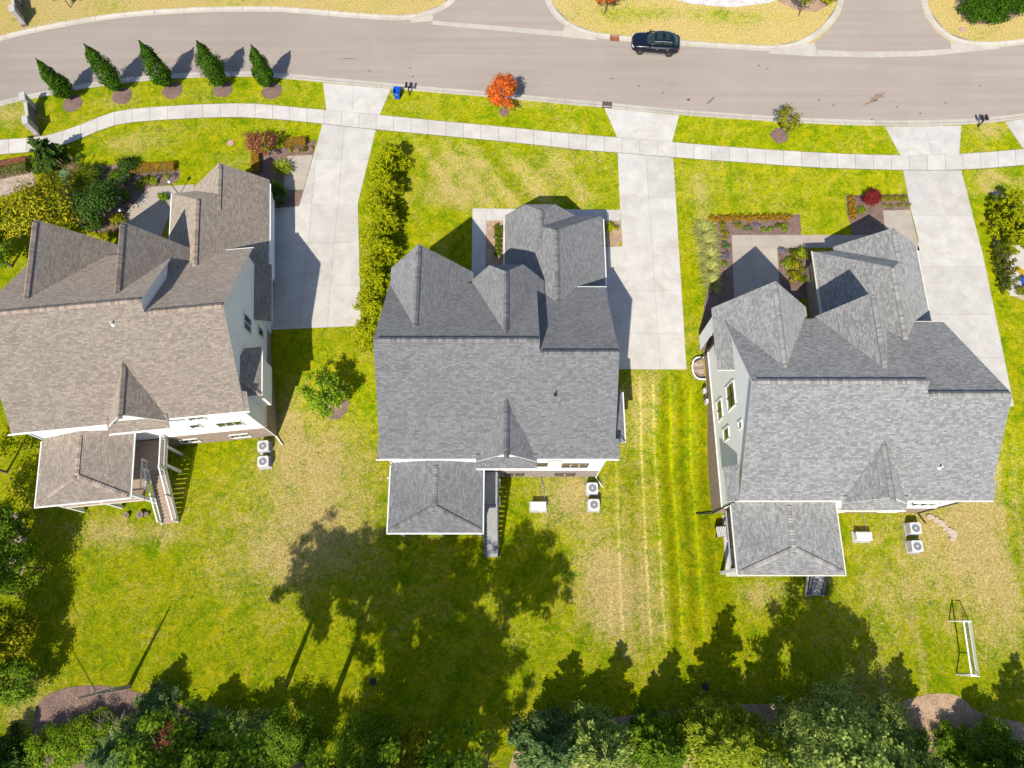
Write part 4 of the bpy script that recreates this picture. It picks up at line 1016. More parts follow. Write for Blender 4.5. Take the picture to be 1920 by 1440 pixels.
# --- air conditioners and generators
M['ac_case'] = plain('pale_grey_casing', (0.52, 0.52, 0.52), 0.5, var=0.05)
M['fan'] = plain('fan_blade', (0.22, 0.23, 0.27), 0.4)
M['pad'] = plain('equipment_pad', (0.36, 0.35, 0.33), 0.9)
M['gen_white'] = plain('white_enclosure', (0.74, 0.74, 0.73), 0.45, var=0.04)
def condenser(u, v, rz, lab):
    p = at(u, v, REAR + .85); gr = gz(p.x, p.y)
    r = thing('air_conditioner', lab, 'air conditioner', (p.x, p.y, gr), rz, 'condenser units behind the houses')
    m = MB(); m.box((0, 0, .04), (1.05, 1.05, .10)); m.build('pad', M['pad'], r)
    m = MB(); m.box((0, 0, .46), (.86, .86, .74)); weld(m.build('casing', M['fan'], r), False, 0, .05)
    for i in range(6):
        m = MB(); m.box((0, 0, .18 + i * .115), (.88, .88, .035)); m.build('louvre', M['ac_case'], r)
    n = 24; m = MB(); z = .87
    sq = []
    for i in range(n):
        a = 2 * math.pi * (i + .5) / n; k = .45 / max(abs(math.cos(a)), abs(math.sin(a))); k = min(k, .565); sq.append((k * math.cos(a), k * math.sin(a)))
    ci = [(.33 * math.cos(2 * math.pi * (i + .5) / n), .33 * math.sin(2 * math.pi * (i + .5) / n)) for i in range(n)]
    for i in range(n):
        j = (i + 1) % n
        m.poly([(*sq[i], z), (*sq[j], z), (*ci[j], z + .01), (*ci[i], z + .01)]); m.poly([(*sq[i], z - .07), (*sq[j], z - .07), (*sq[j], z), (*sq[i], z)])
        m.poly([(*ci[i], z + .01), (*ci[j], z + .01), (*ci[j], z - .05), (*ci[i], z - .05)])
    m.build('top_cover', M['ac_case'], r)
    m = MB(); m.tube((0, 0, .62), (0, 0, .63), .34, n=20); m.build('fan_well', M['dark_metal'], r)
    for k in range(5):
        a = 2 * math.pi * k / 5; ca, sa = math.cos(a), math.sin(a); cb, sb = math.cos(a + .7), math.sin(a + .7)
        m = MB(); m.poly([(.05 * ca, .05 * sa, .76), (.31 * ca, .31 * sa, .74), (.31 * cb, .31 * sb, .80), (.05 * cb, .05 * sb, .80)]); m.build('fan_blade', M['fan'], r)
    m = MB(); m.tube((0, 0, .78), (0, 0, .88), .085, n=12); hub = m.build('fan_hub', M['ac_case'], r)
    g = MB()
    for k in range(12):
        a = 2 * math.pi * k / 12; g.bar((.07 * math.cos(a), .07 * math.sin(a), .885), (.34 * math.cos(a), .34 * math.sin(a), .885), .010, .008)
    for rr in (.16, .25):
        for k in range(16):
            a, b = 2 * math.pi * k / 16, 2 * math.pi * (k + 1) / 16; g.bar((rr * math.cos(a), rr * math.sin(a), .885), (rr * math.cos(b), rr * math.sin(b), .885), .008, .008)
    tag(g.build('fan_guard', M['galv'], r), kind='stuff')
    m = MB(); m.tube((-.44, .3, .2), (-.62, .45, .1), .03, n=6); m.tube((-.62, .45, .1), (-.62, 1.0, .12), .03, n=6); m.build('refrigerant_line', M['galv'], r)
condenser(493, 836, rad(6), 'air conditioner nearest the wall behind the leftmost house')
condenser(493, 865, rad(6), 'air conditioner farther from the wall behind the leftmost house')
condenser(1111, 915, 0, 'air conditioner nearest the wall behind the middle house')
condenser(1114, 946, 0, 'air conditioner farther from the wall behind the middle house')
condenser(1717, 990, 0, 'air conditioner nearest the wall behind the rightmost house')
condenser(1720, 1024, 0, 'air conditioner farther from the wall behind the rightmost house')
def generator(u, v, lab, hose):
    p = at(u, v, REAR + .7); gr = gz(p.x, p.y)
    r = thing('standby_generator', lab, 'generator', (p.x, p.y, gr), 0, 'standby generators behind the houses')
    m = MB(); m.box((-.03, -.02, .05), (1.45, .92, .12)); m.build('pad', M['pad'], r)
    m = MB(); m.box((0, 0, .38), (1.2, .64, .56)); weld(m.build('enclosure', M['gen_white'], r), False, 0, .06)
    m = loft([[(-.64, -.36, .64), (.64, -.36, .64), (.64, .36, .64), (-.64, .36, .64)], [(-.62, -.34, .70), (.62, -.34, .70), (.62, .34, .70), (-.62, .34, .70)], [(-.5, -.24, .77), (.5, -.24, .77), (.5, .24, .77), (-.5, .24, .77)]])
    weld(m.build('lid', M['gen_white'], r), False, 0, .03)
    for k in range(4): m = MB(); m.box((-.4 + k * .1, -.325, .36), (.05, .02, .3)); m.build('vent_slot', M['fan'], r)
    m = MB()
    pts = [Vector((.45, .3, .25)), Vector((.5, .8, .08)), Vector((.45, 1.6, .08)), Vector(hose)]
    for a, b in zip(pts, pts[1:]): m.tube(a, b, .035, n=6)
    m.build('conduit', M['galv'], r)
generator(1010, 948, 'white standby generator behind the middle house with a grey conduit', (.1, 2.4, .3))
generator(1621, 1005, 'white standby generator behind the rightmost house near its porch', (-.1, 2.2, .3))

# --- stepping stones by the right house
for i, (u, v, a, b, rz) in enumerate(((1743, 969, .55, .35, .2), (1754, 975, .5, .4, .9), (1764, 981, .55, .45, .5), (1772, 989, .45, .4, .2), (1780, 995, .5, .42, .8), (1787, 1002, .6, .5, .4), (1785, 1011, .5, .25, .3))):
    p = at(u, v); random.seed(i); n = 9; m = MB()
    m.prism([(a * .6 * (1 + random.uniform(-.2, .15)) * math.cos(2 * math.pi * k / n + rz), b * .66 * (1 + random.uniform(-.2, .15)) * math.sin(2 * math.pi * k / n + rz)) for k in range(n)], -.05, .10 + .03 * random.random())
    o = m.build('stepping_stone', M['stone'], None, (p.x, p.y, p.z)); weld(o, False, 0, .03)
    tag(o, f'flat tan stepping stone, {ORD[i]} from the wall of the rightmost house', 'stone', 'stepping stones beside the rightmost house')

# --- soccer goal
M['goal_white'] = plain('white_goal_tube', (0.78, 0.78, 0.80), 0.4, var=0.03)
M['net'] = plain('pale_net_cord', (0.55, 0.56, 0.52), 0.9)
ga, gb = at(1779, 1164), at(1793, 1264)
d = gb - ga; L = d.length; rz = math.atan2(d.y, d.x)
r = thing('soccer_goal', 'white soccer goal with net standing on the right back lawn', 'goal', (ga + gb) / 2, rz)
H_, D0, D1 = 1.95, .62, 1.5
def gp(t, dd, z): return (t * L / 2, dd, z)
for t in (-1, 1):
    m = MB(); m.tube(gp(t, 0, 0), gp(t, 0, H_), .055, n=8); m.build('post', M['goal_white'], r)
    m = MB(); m.tube(gp(t, 0, .05), gp(t, D1, .05), .045, n=8); m.build('ground_bar', M['goal_white'], r)
    m = MB(); m.tube(gp(t, 0, H_), gp(t, D0, H_ - .02), .035, n=8); m.tube(gp(t, D0, H_ - .02), gp(t, D1, .25), .03, n=8); m.tube(gp(t, D1, .25), gp(t, D1, .05), .03, n=8); m.build('stanchion', M['dark_metal'] if False else M['goal_white'], r)
m = MB(); m.tube(gp(-1.01, 0, H_), gp(1.01, 0, H_), .06, n=10); m.build('crossbar', M['goal_white'], r)
m = MB(); m.tube(gp(-1, D1, .05), gp(1, D1, .05), .03, n=8); m.build('rear_bar', M['goal_white'], r)
m = MB(); k = 26
for i in range(k + 1):
    t = -1 + 2 * i / k; m.bar(gp(t, 0, H_), gp(t, D0, H_ - .05), .008); m.bar(gp(t, D0, H_ - .05), gp(t, D1, .08), .008)
for i in range(11):
    f = i / 10; m.bar(gp(-1, D0 + (D1 - D0) * f, H_ - .05 + (.08 - H_ + .05) * f), gp(1, D0 + (D1 - D0) * f, H_ - .05 + (.08 - H_ + .05) * f), .008)
tag(m.build('net', M['net'], r), kind='stuff')

# --- transformer box, lamp post, path lights, pots, window well
M['box_green'] = plain('green_painted_steel', (0.07, 0.155, 0.085), 0.5, var=0.1)
p = at(130, 338); r = thing('transformer_box', 'green utility transformer box among the shrubs left of the house', 'utility box', p, rad(-8))
m = MB(); m.box((0, 0, .05), (1.1, 1.1, .14)); m.build('pad', M['pad'], r)
m = loft([[(-.45, -.45, .1), (.45, -.45, .1), (.45, .45, .1), (-.45, .45, .1)], [(-.45, -.45, .7), (.45, -.45, .7), (.45, .45, .85), (-.45, .45, .85)]]); weld(m.build('cabinet', M['box_green'], r), False, 0, .03)
m = loft([[(-.48, -.5, .7), (.48, -.5, .7), (.48, .47, .88), (-.48, .47, .88)], [(-.46, -.48, .76), (.46, -.48, .76), (.46, .45, .94), (-.46, .45, .94)]]); weld(m.build('lid', M['box_green'], r), False, 0, .02)
m = MB(); m.box((.1, -.47, .5), (.08, .05, .12)); m.build('lock', M['galv'], r)
M['lantern'] = plain('frosted_lantern', (0.62, 0.60, 0.55), 0.3)
def lantern(u, v, h, lab, nm='garden_lamp'):
    p = at(u, v); r = thing(nm, lab, 'lamp', p, 0, 'garden lamps of the leftmost house')
    m = MB(); m.tube((0, 0, 0), (0, 0, h), .045, .035, 8); m.tube((0, 0, 0), (0, 0, .12), .10, .06, 8); m.build('post', M['dark_metal'], r)
    m = MB(); m.tube((0, 0, h), (0, 0, h + .24), .09, .15, 8); m.build('lantern', M['lantern'], r)
    m = MB(); m.tube((0, 0, h + .24), (0, 0, h + .36), .19, .03, 8); m.build('hood', M['galv'], r)
lantern(337, 366, 2.0, 'tall dark lamp post at the end of the orange hedge')
lantern(232, 380, .55, 'low path lamp at the upper side of the left patio', 'path_lamp')
lantern(232, 402, .55, 'low path lamp at the lower side of the left patio', 'path_lamp')
for i, (u, v, rr) in enumerate(((240, 967, .2), (266, 966, .26), (277, 965, .17))):
    p = at(u, v); r = thing('plant_pot', ['small dark pot, leftmost of three below the left porch', 'largest of the three pots below the left porch', 'smallest pot beside the left stairs'][i], 'pot', p, 0, 'pots below the left porch')
    m = MB(); m.tube((0, 0, 0), (0, 0, rr * 1.5), rr * .7, rr, 12); m.build('pot', M['iron'], r)
    m = MB(); m.tube((0, 0, rr * 1.5 - .02), (0, 0, rr * 1.5 + .02), rr * 1.08, rr * 1.08, 12); m.build('rim', M['galv'], r)
    m = MB(); m.tube((0, 0, rr * 1.5 + .02), (0, 0, rr * 1.5 + .03), rr * .85, rr * .85, 12); m.build('soil', M['mulch'], r)
p = at(1331, 693); r = thing('window_well', 'white rimmed window well at the left wall of the rightmost house', 'window well', (16.35, p.y, gz(16.35, p.y)), 0)
m = MB(); n = 14; hw, dp = 1.0, 1.05
arc = [(-dp * (math.sin(math.pi * i / n) ** .5), hw * math.cos(math.pi * i / n)) for i in range(n + 1)]
for a, b in zip(arc, arc[1:]): m.poly([(*a, -.3), (*b, -.3), (*b, .35), (*a, .35)]); m.poly([(a[0] * .92, a[1] * .92, .35), (b[0] * .92, b[1] * .92, .35), (b[0] * .92, b[1] * .92, -.3), (a[0] * .92, a[1] * .92, -.3)])
m.build('liner', M['galv'], r)
m = MB()
for a, b in zip(arc, arc[1:]): m.bar((*a, .37), (*b, .37), .12, .05)
m.build('rim', M['trim'], r)
m = MB(); m.poly([(a[0] * .9, a[1] * .9, .01) for a in arc]); m.build('floor', M['gravel'], r)
for k in range(3): m = MB(); m.bar((-.05, -.7 + k * .7, .3), (-.95, (-.7 + k * .7) * .75, .3), .03); m.build('bar', M['dark_metal'], r)
p = at(1344, 738); r = thing('gas_meter', 'grey gas meter and pipes on the left wall of the rightmost house', 'meter', (16.2, p.y, gz(16.2, p.y)), 0)
m = MB(); m.box((-.12, 0, .75), (.28, .4, .45)); weld(m.build('meter_body', M['ac_case'], r), False, 0, .05)
m = MB(); m.tube((-.1, .25, 0), (-.1, .25, 1.1), .03, n=6); m.tube((-.1, .25, 1.1), (-.1, -.5, 1.1), .03, n=6); m.tube((-.1, -.5, 1.1), (-.1, -.5, .1), .03, n=6); m.build('pipework', M['galv'], r)
m = MB(); m.box((-.1, -1.0, .95), (.2, .35, .6)); m.build('electric_box', M['ac_case'], r)
# porch-side pad with a chair, right house
panels('patio', [(1355, 967), (1392, 965), (1392, 1082), (1362, 1082)], [], [yw(1370, 1022)], M['concrete'], z=REAR + .09) if False else None
pa = [at(u, v, REAR) for u, v in ((1354, 966), (1392, 965), (1392, 1081), (1361, 1081))]
m = MB(); m.prism([(q.x, q.y) for q in pa], REAR - .1, REAR + .06); tag(m.build('patio', M['concrete']), kind='structure')
p = at(1349, 998); r = thing('garden_bench', 'small dark slatted bench beside the right patio', 'bench', p, rad(4))
for k in range(5): m = MB(); m.box((-.28 + k * .14, 0, .42), (.10, .8, .04)); m.build('slat', M['ac_case'], r)
m = MB(); m.box((0, -.36, .2), (.75, .07, .4)); m.build('leg', M['dark_metal'], r); m = MB(); m.box((0, .36, .2), (.75, .07, .4)); m.build('leg', M['dark_metal'], r)
m = MB(); m.box((0, .42, .65), (.75, .06, .5)); m.build('backrest', M['dark_metal'], r)
panels('side_patio', [(1893, 452), (1960, 446), (1990, 560), (1893, 555)], [xw(1930, 500)], [yw(1930, 500)], M['concrete'])
M['toy_yellow'] = plain('yellow_plastic', (0.65, 0.42, 0.01), 0.4)
p = at(1915, 528); r = thing('toy_slide', 'blue and yellow plastic toy slide at the right edge', 'toy', (p.x + .2, p.y, .04), rad(20))
m = MB(); m.box((0, 0, .35), (.6, .7, .7), taper=.8); weld(m.build('tower', M['bin_blue'], r), False, 0, .04)
m = MB(); m.bar((0, .3, .7), (0, 1.4, .12), .45, .08); m.build('chute', M['toy_yellow'], r)
m = MB(); m.bar((-.2, -.5, .02), (-.2, -.25, .7), .05); m.bar((.2, -.5, .02), (.2, -.25, .7), .05); m.build('ladder', M['toy_yellow'], r)
# ------------------------------------------------------------------ vegetation
def unit(a): return a / np.maximum(1e-6, np.linalg.norm(a, axis=1, keepdims=True))
def leaf_mesh(name, C, Nn, size, mat, rng, aspect=0.6, axis=None, jitter=0.35):
    """one small pointed leaf face per centre C with facing Nn"""
    n = len(C); sz = size * rng.uniform(0.6, 1.35, (n, 1))
    Nn = unit(Nn + rng.normal(0, jitter, (n, 3)))
    ref = rng.normal(0, 1, (n, 3)) if axis is None else axis + rng.normal(0, .25, (n, 3))
    u = unit(ref - Nn * (ref * Nn).sum(1, keepdims=True)); v = np.cross(Nn, u)
    a = C - u * sz * .5; b = C + v * sz * aspect * .5; c = C + u * sz * .5 + Nn * sz * .08; d = C - v * sz * aspect * .5
    V = np.stack([a, b, c, d], 1).reshape(-1, 3); Q = np.arange(4 * n).reshape(-1, 4)
    return np_mesh(name, V, Q, mat)
def crown_spindle(n, r, h0, h1, rng, lobes=48):
    cz = rng.uniform(0, 1, lobes); ca = rng.uniform(0, 2 * np.pi, lobes); cr = rng.uniform(.62, 1.32, lobes)
    prof = lambda t: np.sin(np.pi * np.clip(t, 0.01, .99) ** .66) ** .85
    k = rng.integers(0, lobes, n); free = rng.random(n) < .35
    t = np.clip(cz[k] + rng.normal(0, .045, n), 0, 1.02); a = ca[k] + rng.normal(0, .34, n); f = cr[k]
    t = np.where(free, rng.uniform(0, .97, n), t); a = np.where(free, rng.uniform(0, 2 * np.pi, n), a); f = np.where(free, .85, f)
    rr = r * prof(t) * f * (rng.uniform(.3, 1, n) ** .4)
    C = np.stack([rr * np.cos(a), rr * np.sin(a), h0 + (h1 - h0) * t + rng.normal(0, .05, n)], 1)
    return C, np.stack([np.cos(a), np.sin(a), .55 + 0 * a], 1)
def crown_clumps(n, r, rz, zc, rng, lobes=30, spread=.27, shell=.55, flat=1.0):
    d = unit(rng.normal(0, 1, (lobes, 3))); d[:, 2] = np.where(d[:, 2] < -.45, -d[:, 2], d[:, 2])
    rad_ = rng.uniform(shell, 1.0, (lobes, 1)); L = d * rad_ * np.array([r, r, rz]) * (1 - spread * .6)
    w_ = rng.uniform(.4, 1, lobes); w_ /= w_.sum(); k = rng.choice(lobes, n, p=w_)
    off = rng.normal(0, 1, (n, 3)) * np.array([r, r, rz * flat]) * spread * .55
    C = L[k] + off; C[:, 2] += zc
    Nn = unit(off + L[k] * .25) + np.array([0, 0, .7])
    return C, Nn, L + np.array([0, 0, zc])
def crown_conifer(n, r, h0, h1, rng, whorls=13, per=7, droop=.25, powr=.9):
    C = []; A = []; br = []
    for i in range(whorls):
        t = (i + .3) / whorls; z = h0 + (h1 - h0) * t
        R = r * (1 - t) ** powr + .06
        for j in range(per):
            a = rng.uniform(0, 2 * np.pi); br.append((z, a, R * rng.uniform(.65, 1.12)))
    w_ = np.array([b[2] for b in br]); w_ = w_ / w_.sum(); k = rng.choice(len(br), n, p=w_)
    z = np.array([b[0] for b in br])[k]; a = np.array([b[1] for b in br])[k]; R = np.array([b[2] for b in br])[k]
    s = rng.uniform(.12, 1, n) ** .7
    lat = rng.normal(0, .13, n) * R * (1.1 - s * .6)
    x = s * R * np.cos(a) - lat * np.sin(a); y = s * R * np.sin(a) + lat * np.cos(a)
    zz = z - droop * s * R + rng.normal(0, .05, n) * R + .25 * droop * R * s ** 3
    ax = np.stack([np.cos(a), np.sin(a), -.15 + 0 * a], 1)
    return np.stack([x, y, zz], 1), np.stack([.25 * np.cos(a), .25 * np.sin(a), 1 + 0 * a], 1), ax, [(b[0], b[1], b[2]) for b in br]
def trunk_mb(h, r0, r1=None, lean=(0, 0), n=8, segs=4):
    m = MB(); r1 = r0 * .35 if r1 is None else r1
    pts = [Vector((lean[0] * (i / segs) ** 1.5, lean[1] * (i / segs) ** 1.5, h * i / segs)) for i in range(segs + 1)]
    for i in range(segs): m.tube(pts[i], pts[i + 1], r0 + (r1 - r0) * i / segs, r0 + (r1 - r0) * (i + 1) / segs, n, cap=i in (0, segs - 1))
    return m
def rise(x, y, dz=0.0): return (x, y, gz(x, y) + dz)
def broad_tree(name, label, xy, h, r, mat, n, leaf, seed, group=None, trunk=.14, clear=.3, lobes=30, bark='bark', rzf=None, spread=.27, shell=.55, cat='tree'):
    rng = np.random.default_rng(seed); root = thing(name, label, cat, rise(*xy), rng.uniform(0, 6), group)
    rz = rzf or (h * (1 - clear)) / 2; zc = h - rz
    C, Nn, L = crown_clumps(n, r, rz, zc, rng, lobes, spread, shell)
    link('crown', leaf_mesh('crown', C, Nn, leaf, M[mat], rng), root)
    m = trunk_mb(zc, trunk)
    for i, q in enumerate(L[:min(lobes, 14)]):
        z0 = max(h * clear * .7, min(zc, q[2] - .45 * math.hypot(q[0], q[1]) - .1)); m.tube((0, 0, z0), tuple(q), trunk * .38, .012, 5, cap=False)
    m.build('trunk', M[bark], root); return root
def conifer(name, label, xy, h, r, mat, n, leaf, seed, group=None, trunk=.13, base=.06, whorls=13, per=7, droop=.25, powr=.9, cat='tree', limbs=True):
    rng = np.random.default_rng(seed); root = thing(name, label, cat, rise(*xy), rng.uniform(0, 6), group)
    C, Nn, ax, br = crown_conifer(n, r, h * base + .1, h, rng, whorls, per, droop, powr)
    link('crown', leaf_mesh('crown', C, Nn, leaf, M[mat], rng, .42, ax), root)
    m = trunk_mb(h * .97, trunk, .015)
    if limbs:
        for z, a, R in br[::2]: m.tube((0, 0, z), (R * .85 * math.cos(a), R * .85 * math.sin(a), z - droop * R * .7), .028, .008, 4, cap=False)
    m.build('trunk', M['bark'], root); return root
_sh = {}
def shrub(name, label, xy, r, h, mat, n, leaf, seed, group=None, key=None, lobes=12, cat='shrub', dz=0.0, spread=.3, aspect=.6):
    rng = np.random.default_rng(seed); root = thing(name, label, cat, rise(*xy, dz), rng.uniform(0, 6), group)
    if key and key in _sh: f, t = _sh[key]
    else:
        C, Nn, L = crown_clumps(n, r, h * .5, h * .52, rng, lobes, spread, .5)
        C[:, 2] = np.maximum(C[:, 2], .03)
        f = leaf_mesh('foliage', C, Nn, leaf, M[mat], rng, aspect)
        m = MB()
        for q in L[:6]: m.tube((0, 0, 0), tuple(q), .03, .008, 5, cap=False)
        t = m.mesh('stems', M['bark'])
        if key: _sh[key] = (f, t)
    link('foliage', f, root); link('stems', t, root); return root
def grass_clump(name, label, xy, r, h, mat, n, seed, group=None, wd=.035, plume=0):
    rng = np.random.default_rng(seed); root = thing(name, label, 'ornamental grass', rise(*xy), 0, group)
    a = rng.uniform(0, 2 * np.pi, n); R = r * rng.uniform(.25, 1.05, n); hh = h * rng.uniform(.55, 1.05, n); off = rng.uniform(0, .22, n) * r
    T = np.array([0, .35, .7, 1.0]); V = []; 
    for t in T:
        x = (off + R * t ** 1.5) ; z = hh * (1 - (1 - t) ** 2) * 1.0 - hh * .45 * max(0, t - .55) ** 1.3 * 2
        c = np.stack([x * np.cos(a), x * np.sin(a), z], 1); s = np.stack([-np.sin(a), np.cos(a), 0 * a], 1) * wd * (1 - .8 * t)
        V += [c - s, c + s]
    V = np.stack(V, 1); k = V.shape[1]; base = (np.arange(n) * k)[:, None]
    Q = np.concatenate([base + np.array([2 * i, 2 * i + 1, 2 * i + 3, 2 * i + 2]) for i in range(3)], 0)
    link('blades', np_mesh('blades', V.reshape(-1, 3), Q, M[mat]), root)
    m = MB(); m.tube((0, 0, 0), (0, 0, h * .22), r * .22, r * .12, 8); m.build('crown_base', M[mat], root)
    if plume:
        P_ = MB()
        for i in range(plume):
            b = rng.uniform(0, 6.28); q = Vector((r * .7 * math.cos(b), r * .7 * math.sin(b), h * rng.uniform(1.0, 1.3))); P_.tube((0, 0, h * .3), q, .01, .01, 4, cap=False); P_.tube(q, q * 1.18, .04, .01, 5)
        tag(P_.build('plumes', M['leaf_plume'], root), kind='stuff')
    return root
def xy_(u, v, z=None): p = at(u, v, z); return (p.x, p.y)

# --- columnar street trees
proto = None
for i, (u, v, hh) in enumerate(((133, 188, 5.3), (225, 173, 6.0), (318, 165, 5.9), (415, 161, 5.6), (507, 164, 5.3))):
    rng = np.random.default_rng(40 + i); root = thing('columnar_tree', f'dark green columnar tree, {ORD[i]} from the left in the street row', 'tree', rise(*xy_(u, v)), i * 1.3, 'columnar trees in the left verge')
    C, Nn = crown_spindle(9000, (.88, 1.04, .98, 1.1, .9)[i], .5, hh, rng)
    link('crown', leaf_mesh('crown', C, Nn, .17, M['leaf_columnar'], rng), root)
    m = trunk_mb(hh * .8, .07)
    for k in range(12):
        a = rng.uniform(0, 6.28); z = .5 + k * .3; m.tube((0, 0, z), (.6 * math.cos(a), .6 * math.sin(a), z + 1.0), .02, .006, 4, cap=False)
    m.build('trunk', M['bark'], root)
# --- street maples and small lawn trees
broad_tree('maple_tree', 'orange-red autumn maple in the verge above the middle lawn', xy_(945, 209), 4.5, 1.6, 'leaf_orange', 5200, .19, 7, 'young street trees', .055, .24, 40, 'bark_pale', spread=.2)
broad_tree('young_tree', 'thin yellow-green young tree in the verge on the right', xy_(1463, 249), 3.2, 1.35, 'leaf_sparse', 900, .22, 8, 'young street trees', .05, .3, 26, 'bark_pale', spread=.22)
broad_tree('lawn_tree', 'bright green round tree between the left and middle houses', xy_(626, 755), 4.7, 2.1, 'leaf_bright', 4600, .22, 9, None, .10, .25, 46, spread=.16)
broad_tree('red_shrub_tree', 'reddish brown small tree beside the left driveway', xy_(504, 293), 3.4, 1.6, 'leaf_redbrown', 1700, .2, 10, None, .06, .3, 30, 'bark_pale', spread=.24)
shrub('japanese_maple', 'low crimson maple at the corner of the right front bed', xy_(1628, 380), 1.0, 1.5, 'leaf_red', 2600, .15, 11, lobes=22, cat='tree')
# --- golden cedar hedge between left driveway and middle lawn
hp = [(741, 318), (736, 345), (737, 374), (731, 402), (733, 431), (727, 460), (728, 490), (722, 519), (723, 548), (717, 577), (716, 606), (713, 634)]
for i, (u, v) in enumerate(hp):
    conifer('golden_cedar', f'golden green cedar, {ORD[i]} from the street in the row by the left driveway', xy_(u + (-14 if i % 2 else -3), v), (3.5, 3.0, 3.7, 3.2)[i % 4] + .25 * math.sin(i * 2.1), (1.6, 1.45, 1.7)[i % 3], 'leaf_yellow', 7500, .17, 100 + i, 'golden cedar row', .07, .02, 11, 11, -.3, .5, limbs=False)
# --- left front garden
conifer('spruce_tree', 'dark green spruce by the bend in the left sidewalk', xy_(112, 312), 4.6, 2.3, 'leaf_ever', 6500, .27, 20, None, .12, .02, 12, 9, .12)
broad_tree('golden_tree', 'yellow and green tree above the roof at the left edge', xy_(122, 424), 5.4, 3.3, 'leaf_gold', 9500, .22, 21, None, .12, .2, 40, 'bark_pale')
broad_tree('golden_tree', 'green tree turning gold at the far left edge above the roof', xy_(40, 445), 4.6, 2.2, 'leaf_gold', 6000, .22, 22, None, .12, .2, 30, 'bark_pale')
broad_tree('garden_tree', 'deep green tree at the far left beside the brown roof', xy_(22, 500), 4.4, 2.0, 'leaf_wood', 3800, .26, 23)
broad_tree('garden_tree', 'dark leafy tree between the green box and the left patio', xy_(212, 408), 4.4, 2.1, 'leaf_ever', 6500, .2, 24)
grass_clump('tall_grass', 'tall soft green grass clump beside the green box', xy_(168, 352), 1.5, 2.2, 'leaf_lime', 900, 25, None, .02)
grass_clump('plume_grass', 'tan feathery plume grass beside the dark spruce', xy_(150, 332), .9, 1.8, 'leaf_plume', 300, 26, None, .02, 16)
shrub('blue_shrub', 'grey-blue shrub at the left end of the orange hedge', xy_(240, 342), .8, 1.0, 'leaf_pine', 1200, .12, 27)
shrub('green_shrub', 'dark spreading shrub above the orange hedge end', xy_(243, 318), 1.1, 1.4, 'leaf_ever', 1600, .16, 28)
shrub('green_shrub', 'bright green shrub at the tip of the left patio', xy_(262, 351), .55, .5, 'leaf_bright', 700, .1, 29)
shrub('green_shrub', 'bright green shrub at the wall beside the left patio', xy_(310, 373), .6, .8, 'leaf_bright', 800, .12, 30)
shrub('green_shrub', 'yellowish shrub between the left gables', xy_(206, 446), .8, 1.0, 'leaf_gold', 1100, .14, 31)
def hedge(name, label, a, b, wd, h, mat, seed, n):
    rng = np.random.default_rng(seed); A, B = Vector(a), Vector(b); c = (A + B) / 2; d = (B - A); L = d.length
    root = thing(name, label, 'hedge', rise(c.x, c.y), math.atan2(d.y, d.x))
    P_ = rng.uniform(-1, 1, (n, 3)); f = rng.integers(0, 3, n); s = np.sign(rng.uniform(-1, 1, n))
    Nn = np.zeros((n, 3))
    for i in range(n):
        ax = (2, 1, 2)[f[i]] if rng.random() < .8 else 0
        sg = 1 if ax == 2 else s[i]; P_[i, ax] = sg * rng.uniform(.85, 1.05); Nn[i, ax] = sg
    C = P_ * np.array([L / 2, wd / 2, h / 2]) + np.array([0, 0, h / 2]); C += .05 * np.sin(C * 7)
    link('foliage', leaf_mesh('foliage', C, Nn, .11, M[mat], rng), root)
    m = MB(); m.box((0, 0, h * .42), (L * .96, wd * .8, h * .8)); m.build('branch_core', M['bark'], root)
hedge('clipped_hedge', 'long orange-green clipped hedge above the left patio', xy_(252, 322), xy_(330, 316), .75, .7, 'leaf_hedge', 33, 2600)
hedge('clipped_hedge', 'short orange-green clipped hedge left of the reddish tree', xy_(482, 292), xy_(483, 326), .65, .7, 'leaf_hedge', 34, 1500)
hedge('clipped_hedge', 'green clipped hedge at the left edge below the sidewalk', xy_(-60, 342), xy_(57, 319), .8, .8, 'leaf_box', 35, 2800)
hedge('clipped_hedge', 'dark brown-red hedge at the left edge next to the sidewalk', xy_(-60, 325), xy_(55, 303), .55, .6, 'leaf_redbrown', 36, 2400)
hedge('clipped_hedge', 'orange-green hedge along the top of the left driveway bed', xy_(536, 274), xy_(575, 269), .8, .7, 'leaf_hedge', 37, 1400)
for i, (u, v, mt, rr) in enumerate(((262, 336, 'leaf_lavender', .45), (280, 334, 'leaf_box', .4), (297, 333, 'leaf_lavender', .45), (314, 332, 'leaf_lime', .4), (328, 331, 'leaf_lavender', .35), (545, 284, 'leaf_lime', .4), (558, 283, 'leaf_plume', .35), (572, 282, 'leaf_box', .4), (583, 280, 'leaf_plume', .35))):
    left = i < 5
    shrub('bedding_plant', f'low bedding plant, {ORD[i if left else i - 5]} from the left {"below the long orange hedge" if left else "in the bed by the left driveway"}', xy_(u, v), rr, .35, mt, 420, .08, 50 + i, 'bedding plants')
grass_clump('yucca_clump', 'yellow-green spiky clump beside the tan pad', xy_(532, 322), 1.0, 1.2, 'leaf_lime', 320, 60, None, .05)
shrub('yew_shrub', 'dense dark green yew against the left garage corner', xy_(523, 378), 1.05, 1.9, 'leaf_ever', 3000, .13, 61, lobes=24)
conifer('dwarf_conifer', 'bright green cone-shaped conifer beside the left garage', xy_(527, 362), 2.2, .6, 'leaf_bright', 1600, .12, 62, None, .05, .02, 10, 8, -.2, .6, limbs=False)
shrub('green_shrub', 'low dark shrub in the shade left of the yew', xy_(505, 352), .6, .7, 'leaf_wood', 700, .11, 63)
